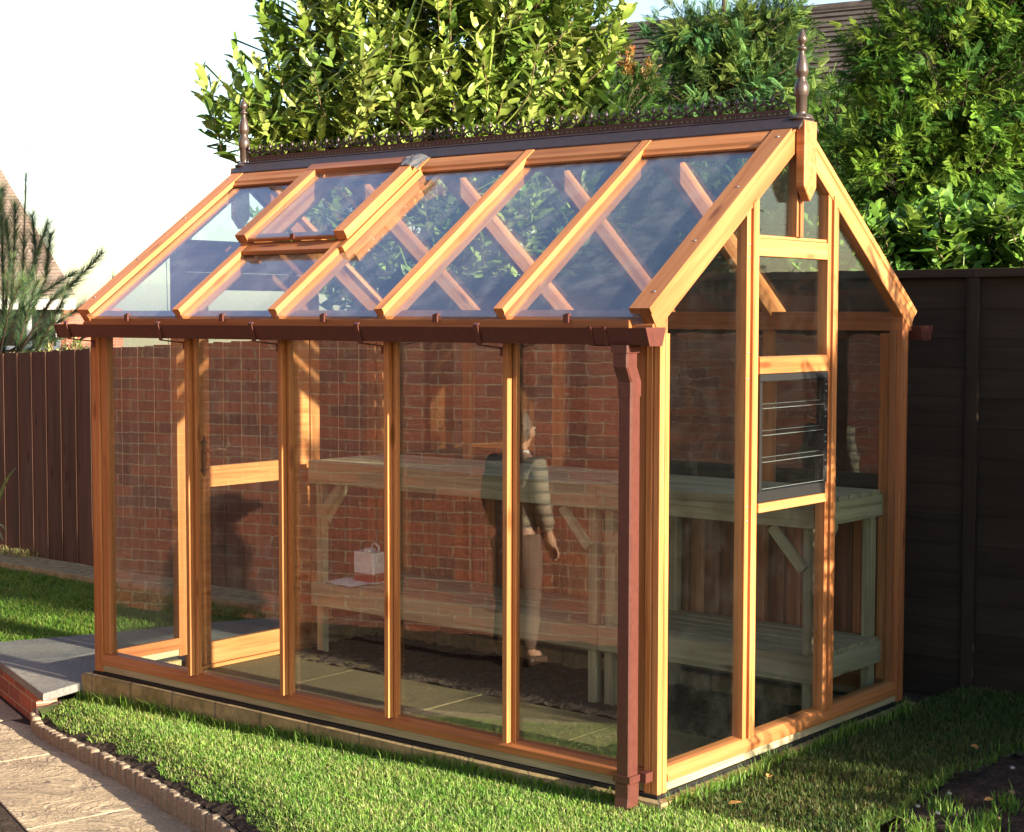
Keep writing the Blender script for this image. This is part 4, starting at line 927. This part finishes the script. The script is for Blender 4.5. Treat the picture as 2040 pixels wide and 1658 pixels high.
conifer('conifer_tree', [E_(1640, 400, 12.5, .55, .5, .60), E_(1660, 260, 12.8, .28, .3, .30), E_(1560, 520, 12.5, .8, .4, .6)],
        9500, .10, 'low dark conifer between the gable slope and the roof behind', trunk=3.0, cols=[(.04, .10, .02), (.065, .135, .022), (.09, .16, .03)])
conifer('evergreen_shrub', [E_(1210, 440, 13.4, .9, .5, .8), E_(1230, 240, 13.6, .42, .4, .4)], 8000, .11, 'dark green evergreen shrub between laurel bush and the bluish conifer', trunk=3.0, cols=[(.035, .08, .02), (.05, .10, .02)])
laurel('orange_shrub', [E_(1278, 150, 13.9, .13, .15, .12), E_(1240, 120, 13.9, .12, .12, .12)], 46, .06, 'small shrub with orange autumn leaves beside the laurel bush', per=(6, 14), shoot=.1, cols=[(.33, .12, .03), (.26, .16, .04), (.12, .12, .03)])
# slender twigs with pale leaves right of the finial
def twig(name, pts, rad, label, leaves=0, lc=(.20, .24, .09), ls=.04, mat=None):
    P_ = [at(*p) for p in pts]; root = empty(name, tuple(P_[0])); tag(root, label, 'twig')
    MB().tube(P_, list(np.linspace(rad, rad * .35, len(P_))), 5).build('stem', mat or M['stem'], root, True)
    if leaves:
        pos, dr = [], []
        for k in range(leaves):
            f = (k + .5) / leaves * (len(P_) - 1); i = min(int(f), len(P_) - 2); q = P_[i].lerp(P_[i + 1], f - i); pos.append(q); dr.append(Vector((random.uniform(-1, 1), random.uniform(-1, 1), random.uniform(0, 1))))
        inst(LV, LF, np.array(pos), np.array(dr), rng.normal(size=(leaves, 3)), np.full(leaves, ls) * rng.uniform(.6, 1.2, leaves), palette([lc], leaves, .2), 'leaves', M['leaf'], root)
    return root
twig('leafy_twig', [(1668, 330, 11), (1664, 250, 11), (1672, 170, 11), (1688, 110, 11), (1690, 60, 11)], .005, 'slender twig with small pale leaves against the dark tiled roof', 34, (.26, .24, .13), .035)
twig('leafy_twig', [(1706, 300, 11), (1700, 230, 11), (1708, 180, 11)], .004, 'shorter pale leafed twig close to the broad conifer', 18, (.26, .24, .13), .035)
twig('leafy_twig', [(1203, 90, 13.8), (1206, 40, 13.8), (1210, -10, 13.8)], .006, 'dark leafy sprig rising beside the laurel bush top', 40, (.05, .10, .03), .05)
twig('seed_stalk', [(345, 1000, 13.6), (330, 480, 13.6), (318, 445, 13.6), (308, 408, 13.6)], .0034, 'thin dry stalk with seed tufts, the lower one against the sky', 14, (.14, .11, .10), .014, M['bark'])
twig('seed_stalk', [(410, 1000, 13.6), (378, 425, 13.6), (358, 385, 13.6), (340, 345, 13.6)], .0034, 'thin dry stalk with seed tufts, the one nearer the roof slope', 12, (.14, .11, .10), .014, M['bark'])
twig('bare_twig', [(-420, 1000, 14), (-330, 620, 14), (-30, 360, 14), (0, 335, 14), (50, 303, 14), (82, 281, 14), (90, 243, 14)], .0022, 'thin bare twig curving over the neighbouring roof', 5, (.2, .15, .1), .02, M['bark'])
twig('bare_twig', [(-430, 1000, 14), (-300, 500, 14), (-20, 140, 14), (3, 95, 14), (20, 45, 14), (31, -10, 14)], .0022, 'thin bare twig in the top left corner', 3, (.2, .15, .1), .02, M['bark'])
# young pine at the left
root = empty('young_pine', tuple(at(60, 700, 13.5))); tag(root, 'young pine with long soft needles rising above the left fence', 'pine')
branches = []
def br(pts): branches.append([at(*p) for p in pts])
t0 = 13.5
br([(40, 900, t0), (42, 700, t0), (46, 520, t0), (52, 345, t0)])
br([(5, 900, t0 + .2), (8, 650, t0 + .2), (4, 480, t0 + .2), (2, 380, t0 + .2)])
br([(40, 700, t0 - .1), (100, 600, t0 - .2), (150, 560, t0 - .2), (203, 505, t0 - .2)])
br([(30, 690, t0), (90, 560, t0 + .1), (100, 470, t0 + .1)]); br([(30, 640, t0), (62, 540, t0), (95, 445, t0 + .1)])
br([(20, 650, t0), (28, 520, t0 - .2), (30, 410, t0 - .2)]); br([(20, 700, t0), (95, 655, t0 - .1), (165, 610, t0)])
br([(0, 660, t0), (60, 600, t0), (152, 540, t0 + .2)]); br([(10, 720, t0), (70, 690, t0), (150, 665, t0)]); br([(10, 620, t0), (20, 520, t0), (12, 440, t0)]); br([(-40, 700, t0), (-30, 560, t0), (-20, 430, t0)])
br([(150, 690, t0 + .4), (190, 640, t0 + .4), (228, 560, t0 + .4)]); br([(20, 740, t0), (110, 720, t0 + .1), (170, 700, t0 + .2)]); br([(40, 620, t0), (72, 520, t0 + .3), (64, 430, t0 + .3)])
br([(30, 720, t0), (50, 640, t0 - .2), (75, 560, t0 - .3)]); br([(0, 700, t0), (20, 610, t0 - .2), (45, 560, t0 - .3)]); br([(60, 720, t0), (100, 650, t0 - .2), (130, 590, t0 - .3)])
smb = MB(); pos, dr, sc = [], [], []
for bi, P_ in enumerate(branches):
    smb.tube(P_, list(np.linspace(.013, .004, len(P_))), 5)
    Ls = sum((b - a).length for a, b in zip(P_[:-1], P_[1:])); n = int(Ls * 820)
    for k in range(n):
        f = (.12 + .88 * random.random()) * (len(P_) - 1); i = min(int(f), len(P_) - 2); q = P_[i].lerp(P_[i + 1], f - i); ax = (P_[i + 1] - P_[i]).normalized()
        rd = Vector((random.gauss(0, 1), random.gauss(0, 1), random.gauss(0, 1))); rd = (rd - ax * rd.dot(ax)).normalized()
        dr.append(ax * random.uniform(.6, 1.3) + rd * .55); pos.append(q); sc.append(random.uniform(.08, .17) * (.55 if bi == 0 and q.z > 2.35 else 1))
NV = np.array([(0, .010, 0), (0, -.010, 0), (1, .0, 0), (0, 0, .010), (0, 0, -.010)]); NF = np.array([(0, 1, 2), (3, 4, 2)])
inst(NV, NF, np.array(pos), np.array(dr), rng.normal(size=(len(pos), 3)), np.array(sc), palette([(.09, .18, .11), (.13, .22, .10), (.22, .30, .11), (.05, .11, .08)], len(pos), .2), 'needles', M['needle'], root)
smb.build('branches', M['bark'], root, True)
laurel('pale_shrub', [E_(165, 712, 13.4, .2, .2, .10), E_(100, 730, 13.4, .35, .2, .10)], 60, .07, 'pale green shrub just showing over the left fence', per=(6, 14), shoot=.1, cols=[(.18, .22, .07), (.25, .26, .12)])
# strappy plant at the left edge
root = empty('strap_leaf_plant', (-7.35, 2.25, -.06)); tag(root, 'spiky plant with long strap leaves at the left edge of the border', 'plant')
V, F = [], []; rr = random.Random(8)
tips = [(32, 932), (-30, 880), (-60, 960), (8, 1080), (14, 1060), (-20, 1000)]
basep = at(-28, 1100, 9.7)
for k, (px, py) in enumerate(tips):
    tp = at(px, py, 9.55); n0 = len(V)
    for j in range(6):
        f = j / 5; q = basep.lerp(tp, f) + Vector((0, 0, .10 * math.sin(f * math.pi))); w = .016 * (1 - f) ** .7 + .001; V += [tuple(q - rgt * w), tuple(q + rgt * w)]
    for j in range(5): F.append([n0 + 2 * j, n0 + 2 * j + 1, n0 + 2 * j + 3, n0 + 2 * j + 2])
M['strap'] = simple('strap_leaf', (.16, .22, .08), .4, vary=(.7, 1.3)); o = mk('leaves', V, F, M['strap'], root); md = o.modifiers.new('t', 'SOLIDIFY'); md.thickness = .002
pd = np.array([(-7.22, 2.19)]) + rng.normal(0, 1, (260, 2)) * np.array([.13, .05]); blades('dry_clippings', pd, lambda x, y: -.04, (.02, .09), .003, 2.2, [(.45, .36, .18), (.35, .28, .14), (.2, .24, .08)], 'pale dry clippings heaped on the corner of the stone kerb')
# ------------------------------------------------------------------ houses
def tile_mat(name, c1, c2, gap, rowh, bw):
    m, t = new_mat(name); nd = N(t); tc = nd('TexCoord')
    b = nd('TexBrick', {'offset': .5}, Vector=tc.outputs['UV'], Scale=1.0); b.inputs['Brick Width'].default_value = bw; b.inputs['Row Height'].default_value = rowh
    b.inputs['Mortar Size'].default_value = rowh * .10; b.inputs['Mortar Smooth'].default_value = .3; b.inputs['Color1'].default_value = c4(c1); b.inputs['Color2'].default_value = c4(c2); b.inputs['Mortar'].default_value = c4(gap)
    n = nd('TexNoise', None, Vector=tc.outputs['Object'], Scale=2.5, Detail=6.0); c = mix(nd, b.outputs[0], ramp(nd, n.outputs[0], [(.3, (.7, .7, .72)), (.7, (1.2, 1.15, 1.1))]), 1, 'MULTIPLY')
    return finish(m, nd, c, .8, None, spec=.2)
M['roofdark'] = simple('brown_roof_tile', (.072, .056, .050), .8, vary=(.6, 1.25), sc=6, bd=.004)
M['roofpink'] = simple('pinkish_clay_tile', (.25, .185, .15), .85, vary=(.75, 1.15), sc=9, bd=.004)  # pinkish brown is the tiles' own colour
M['render'] = simple('cream_render', (.62, .60, .54), .8)
M['darkgap'] = simple('tile_shadow', (.03, .022, .02), .9)
def tiled_slope(name, a, b, c, d, courses, mat, parent, lift=.035, seg=None):
    """a,b = eaves ends, d,c = ridge ends; every course is a real lapped strip"""
    a, b, c, d = map(Vector, (a, b, c, d)); nn = (b - a).cross(d - a).normalized(); V, F = [], []
    for k in range(courses):
        f0, f1 = k / courses, (k + 1.25) / courses; f1 = min(f1, 1.0)
        p0, p1, q0, q1 = a.lerp(d, f0), b.lerp(c, f0), a.lerp(d, f1), b.lerp(c, f1); m = seg or max(2, int((p1 - p0).length / .27)); st = len(V)
        for i in range(m + 1):
            f = i / m; j = random.uniform(-.004, .004); V += [tuple(p0.lerp(p1, f) + nn * (0 + j)), tuple(p0.lerp(p1, f) + nn * (lift + j)), tuple(q0.lerp(q1, f) + nn * (.006))]
        for i in range(m): s = st + 3 * i; F += [[s, s + 3, s + 4, s + 1], [s + 1, s + 4, s + 5, s + 2]]
    return mk(name, V, F, mat, parent)
# house behind the conifers at the right (long brown tiled roof)
h1 = empty('brown_roof_house', tuple(at(1600, 632, 29))); h1.location.z = -.4; tag(h1, 'house with a long dark brown tiled roof behind the conifers', 'house')
e0, e1 = at(1040, 300, 25.5), at(2300, 330, 25.5); r0, r1 = at(1130, 68, 28.5), at(2300, -95, 25.8)
e0.z = e1.z = 2.9; hd = (r1 - r0); hd.z = 0; hd.normalize(); zr = 6.62
r0 = Vector((at(1190, 62, 28).x, at(1190, 62, 28).y, at(1190, 62, 28).z)); zr = r0.z
# ridge runs towards the right and nearer to the camera
rd = Vector((math.cos(YAW - .52), math.sin(YAW - .52), 0)); r0 = r0 - rd * 1.0; r1 = r0 + rd * 17; sl = Vector((rd.y, -rd.x, 0)); hr = zr - 2.6; run = hr / math.tan(R(42))
e0 = r0 + sl * run - Vector((0, 0, hr)); e1 = r1 + sl * run - Vector((0, 0, hr))
rf_ = tiled_slope('roof', e0, e1, r1, r0, 42, M['roofdark'], h1, .045)
b0 = r0 - sl * run - Vector((0, 0, hr)); b1 = r1 - sl * run - Vector((0, 0, hr)); mk('roof', [tuple(v) for v in (b0, b1, r1, r0)], [[0, 1, 2, 3]], M['roofdark'], h1)
beam('ridge_tiles', r0, r1, [(.09 * math.cos(a_), .09 * math.sin(a_)) for a_ in [k * math.pi / 6 for k in range(12)]], M['roofdark'], rf_, (0, 0, 1), 0)
i0, i1, j0, j1 = e0 - sl * .4, e1 - sl * .4, b0 + sl * .4, b1 + sl * .4
V = []; 
for q in (i0, i1, j1, j0): V += [(q.x, q.y, -.42), (q.x, q.y, q.z + .2)]
V += [(r0.x, r0.y, r0.z - .15), (r1.x, r1.y, r1.z - .15)]
mk('wall', V, [[0, 2, 3, 1], [2, 4, 5, 3], [4, 6, 7, 5], [6, 0, 1, 7], [1, 8, 7], [3, 5, 9]], M['brick'], h1)
# neighbouring house at the far left: pinkish hipped roof, white fascia
h2 = empty('pink_roof_house', tuple(at(-100, 632, 42))); h2.location.z = -.4; tag(h2, 'distant house with sunlit pinkish tiled hip roof and white fascia, behind the pine', 'house')
T = 40
ea, eb = at(-420, 588, T), at(150, 588, T); pk = at(-6, 325, T + 3.5); pk2 = at(-420, 325, T + 3.5); eb2 = at(150, 588, T)
ea.z = eb.z = eb.z
s2 = tiled_slope('roof', ea, eb, pk, pk2, 40, M['roofpink'], h2, .03, 30)
fa, fb = ea + Vector((0, 0, -.22)), eb + Vector((0, 0, -.22)); beam('fascia', fa, fb, rect(.06, .26), M['fascia'], h2)
bwd = Vector((-rgt.y, rgt.x, 0)); wa, wb = ea + bwd * .35, eb + bwd * .35 - rgt * .35
V = [(wa.x, wa.y, -.42), (wb.x, wb.y, -.42), (wb.x, wb.y, eb.z - .30), (wa.x, wa.y, eb.z - .30)]; wbk = wb + bwd * 6; V += [(wbk.x, wbk.y, -.42), (wbk.x, wbk.y, eb.z - .30)]
mk('wall', V, [[0, 1, 2, 3], [1, 4, 5, 2]], M['brick'], h2)
for k, px in enumerate((-30, 52)):
    p = at(px, 640, T + .0) + bwd * .30; zc_ = 1.5
    wf = mk('window', *merge_boxes([(-.75, .75, -.05, .0, -.6, .65)]), M['fascia'], h2); wf.location = (p.x, p.y, zc_); wf.rotation_euler = (0, 0, YAW); 
    attach(wf, h2)
    for sx in (-.36, .36):
        q = mk('pane', *merge_boxes([(sx - .29, sx + .29, -.062, -.054, -.5, .55)]), M['windowglass']); q.location = (0, 0, 0); q.parent = wf
# the house whose brick wall is mirrored in the side glass
hw = empty('brick_house', (-5, -3, -.3)); tag(hw, 'red brick house wall mirrored in the long side glass', 'house')
wa, wb = (-2.0, -3.655), (-10.5, -.935)
wallm = wallseg('wall', wb, wa, -.42, 5.1, -.25, M['brick'], hw)
d = (Vector((*wa, 0)) - Vector((*wb, 0))).normalized(); nrm_ = Vector((-d.y, d.x, 0))
sv = []
ev0, ev1 = Vector((*wb, 4.98)) + nrm_ * .35, Vector((*wa, 4.98)) + nrm_ * .35; rg0, rg1 = Vector((*wb, 4.98)) - nrm_ * 3.6 + Vector((0, 0, 2.6)), Vector((*wa, 4.98)) - nrm_ * 3.6 + Vector((0, 0, 2.6))
tiled_slope('roof', ev1, ev0, rg0, rg1, 26, M['roofdark'], hw, .02, 20)

# evergreen hedge standing out of frame on the sunny side; its shade falls over the rear corner
conifer('evergreen_hedge', [(np.array([2.6, y, z]), .42, .42, .66) for y in (1.59, 2.1, 2.9, 3.6, 4.3) for z in (.5, 1.25, 1.78)] + [(np.array([2.5, 1.22, .35]), .4, .38, .42), (np.array([2.55, .95, .2]), .35, .3, .38)],
        26000, .17, 'clipped evergreen hedge on the sunny side, its shade over the rear corner', trunk=1.6, cat='hedge', clump=30, rmin=.3)

# ------------------------------------------------------------------ the person mirrored in the glass, back turned to it
def skin(name, pts, edges, mat, parent, lv=2):
    me = bpy.data.meshes.new(name); me.from_pydata([p[:3] for p in pts], edges, []); me.materials.append(mat)
    o = bpy.data.objects.new(name, me); COL.objects.link(o)
    s = o.modifiers.new('skin', 'SKIN'); s.use_smooth_shade = True
    for i, p in enumerate(pts):
        v = me.skin_vertices[0].data[i]; r = p[3]; v.radius = r if isinstance(r, tuple) else (r, r); v.use_root = (i == 0)
    u = o.modifiers.new('sub', 'SUBSURF'); u.levels = lv; u.render_levels = lv
    attach(o, parent); return o
M['skin'] = simple('skin', (.50, .29, .20), .5, vary=(.95, 1.05)); M['hair'] = simple('grey_hair', (.13, .12, .11), .6, vary=(.4, 1.6), sc=60, bd=.006)
M['trousers'] = simple('brown_trousers', (.16, .10, .075), .85); M['shoe'] = simple('brown_shoe', (.08, .045, .03), .5); M['collar'] = simple('white_shirt', (.75, .74, .72), .7)
def knit():
    m, t = new_mat('striped_knit'); nd = N(t); tc = nd('TexCoord'); sx = nd('SeparateXYZ', None, Vector=tc.outputs['Object']); mu = nd('Math', {'operation': 'MULTIPLY'}, i0=sx.outputs[2], i1=15.0); fr_ = nd('Math', {'operation': 'FRACT'}, i0=mu.outputs[0])
    c_ = ramp(nd, fr_.outputs[0], [(0, (.32, .27, .20)), (.42, (.32, .27, .20)), (.46, (.13, .115, .10)), (.72, (.13, .115, .10)), (.76, (.25, .21, .16)), (1, (.25, .21, .16))]); n = nd('TexNoise', None, Vector=tc.outputs['Object'], Scale=150.0)
    return finish(m, nd, c_, .9, n.outputs[0], .003)
M['knit'] = knit()
bx, by, bz = -2.78, -2.55, -.335
pr_ = empty('person', (bx, by, bz)); tag(pr_, 'grey haired person in a striped sweater, back turned, mirrored in the side glass', 'person')
PS = .91
SC_ = lambda r: tuple(v * PS for v in r) if isinstance(r, tuple) else r * PS
def W3(x, y, z, r): return (bx + x * PS, by + y * PS, bz + z * PS, SC_(r))      # x across, -y the way they face
body = [W3(0, 0, .86, (.135, .105)), W3(0, .0, 1.00, (.130, .10)), W3(0, -.01, 1.16, (.155, .105)), W3(0, .01, 1.30, (.150, .095)), W3(0, .0, 1.385, (.060, .058)), W3(0, -.025, 1.44, (.055, .06)), W3(0, -.045, 1.51, (.078, .095)), W3(0, -.045, 1.585, (.074, .088)), W3(0, -.155, 1.505, (.012, .012)),
        W3(.17, .01, 1.31, .058), W3(.215, .03, 1.08, .043), W3(.20, -.07, .87, .032), W3(.195, -.11, .80, (.040, .022)),
        W3(-.17, .01, 1.31, .058), W3(-.215, .03, 1.08, .043), W3(-.20, -.07, .87, .032), W3(-.195, -.11, .80, (.040, .022)),
        W3(.09, 0, .78, .085), W3(.10, -.015, .47, .058), W3(.10, .01, .10, .040), W3(.105, -.12, .045, (.042, .03)),
        W3(-.09, 0, .78, .085), W3(-.10, -.015, .47, .058), W3(-.10, .02, .10, .040), W3(-.105, -.10, .045, (.042, .03))]
be = [(0, 1), (1, 2), (2, 3), (3, 4), (4, 5), (5, 6), (6, 7), (6, 8), (3, 9), (9, 10), (10, 11), (11, 12), (3, 13), (13, 14), (14, 15), (15, 16), (0, 17), (17, 18), (18, 19), (19, 20), (0, 21), (21, 22), (22, 23), (23, 24)]
for s, h in ((1, 12), (-1, 16)):
    for k, (dx, L) in enumerate(((-.028, .062), (-.010, .074), (.010, .070), (.027, .055))):
        i = len(body); q = body[h]; body += [(q[0] + dx, q[1] - .018, q[2] - .035, .0095), (q[0] + dx, q[1] - .032, q[2] - .035 - L * .5, .0085), (q[0] + dx, q[1] - .026, q[2] - .035 - L, .007)]; be += [(h, i), (i, i + 1), (i + 1, i + 2)]
    i = len(body); q = body[h]; body += [(q[0] - s * .042, q[1] - .012, q[2] - .01, .011), (q[0] - s * .052, q[1] - .030, q[2] - .045, .009)]; be += [(h, i), (i, i + 1)]
skin('body', body, be, M['skin'], pr_)
tor = [(*body[i][:3], tuple(v + .022 for v in body[i][3]) if isinstance(body[i][3], tuple) else body[i][3] + .020) for i in (0, 1, 2, 3, 9, 10, 11, 13, 14, 15)]
tor = [list(t_) for t_ in tor]; tor[0][2] -= .15; skin('sweater', [tuple(t_) for t_ in tor], [(0, 1), (1, 2), (2, 3), (3, 4), (4, 5), (5, 6), (3, 7), (7, 8), (8, 9)], M['knit'], pr_)
leg = [(*body[0][:2], body[0][2] + .06, (.136, .108))] + [(*body[i][:3], (body[i][3] if not isinstance(body[i][3], tuple) else .04) + .018) for i in (17, 18, 19, 21, 22, 23)]
skin('trousers', leg, [(0, 1), (1, 2), (2, 3), (0, 4), (4, 5), (5, 6)], M['trousers'], pr_)
for s in (.105, -.105): skin('shoe', [W3(s, .04, .045, (.045, .045)), W3(s, -.08, .04, (.05, .036)), W3(s, -.16, .032, (.045, .028))], [(0, 1), (1, 2)], M['shoe'], pr_)
def ellipsoid(name, c_, r, mat, parent, top=1.0, n=20, m=12, jag=0):
    V, F = [], []
    for j in range(m + 1):
        ph = math.pi * top * j / m
        for i in range(n): a_ = 2 * math.pi * i / n; q = 1 + random.uniform(-jag, jag); V.append((c_[0] + r[0] * q * math.sin(ph) * math.cos(a_), c_[1] + r[1] * q * math.sin(ph) * math.sin(a_), c_[2] + r[2] * q * math.cos(ph)))
    for j in range(m): F += [[j * n + i, (j + 1) * n + i, (j + 1) * n + (i + 1) % n, j * n + (i + 1) % n] for i in range(n)]
    return mk(name, V, F, mat, parent, True)
ellipsoid('hair', (bx, by - .012, bz + 1.545 * PS), (.082, .092, .105), M['hair'], pr_, .80, jag=.04)
for s in (-1, 1): ellipsoid('ear', (bx + s * .076, by - .045, bz + 1.515 * PS), (.012, .022, .032), M['skin'], pr_); ellipsoid('eye', (bx + s * .028, by - .120, bz + 1.535 * PS), (.011, .010, .009), M['collar'], pr_)
lathe('collar', [(.070, 0), (.074, .012), (.066, .040), (.060, .040), (.062, .0)], M['collar'], pr_, (bx, by - .004, bz + 1.36 * PS), 20)
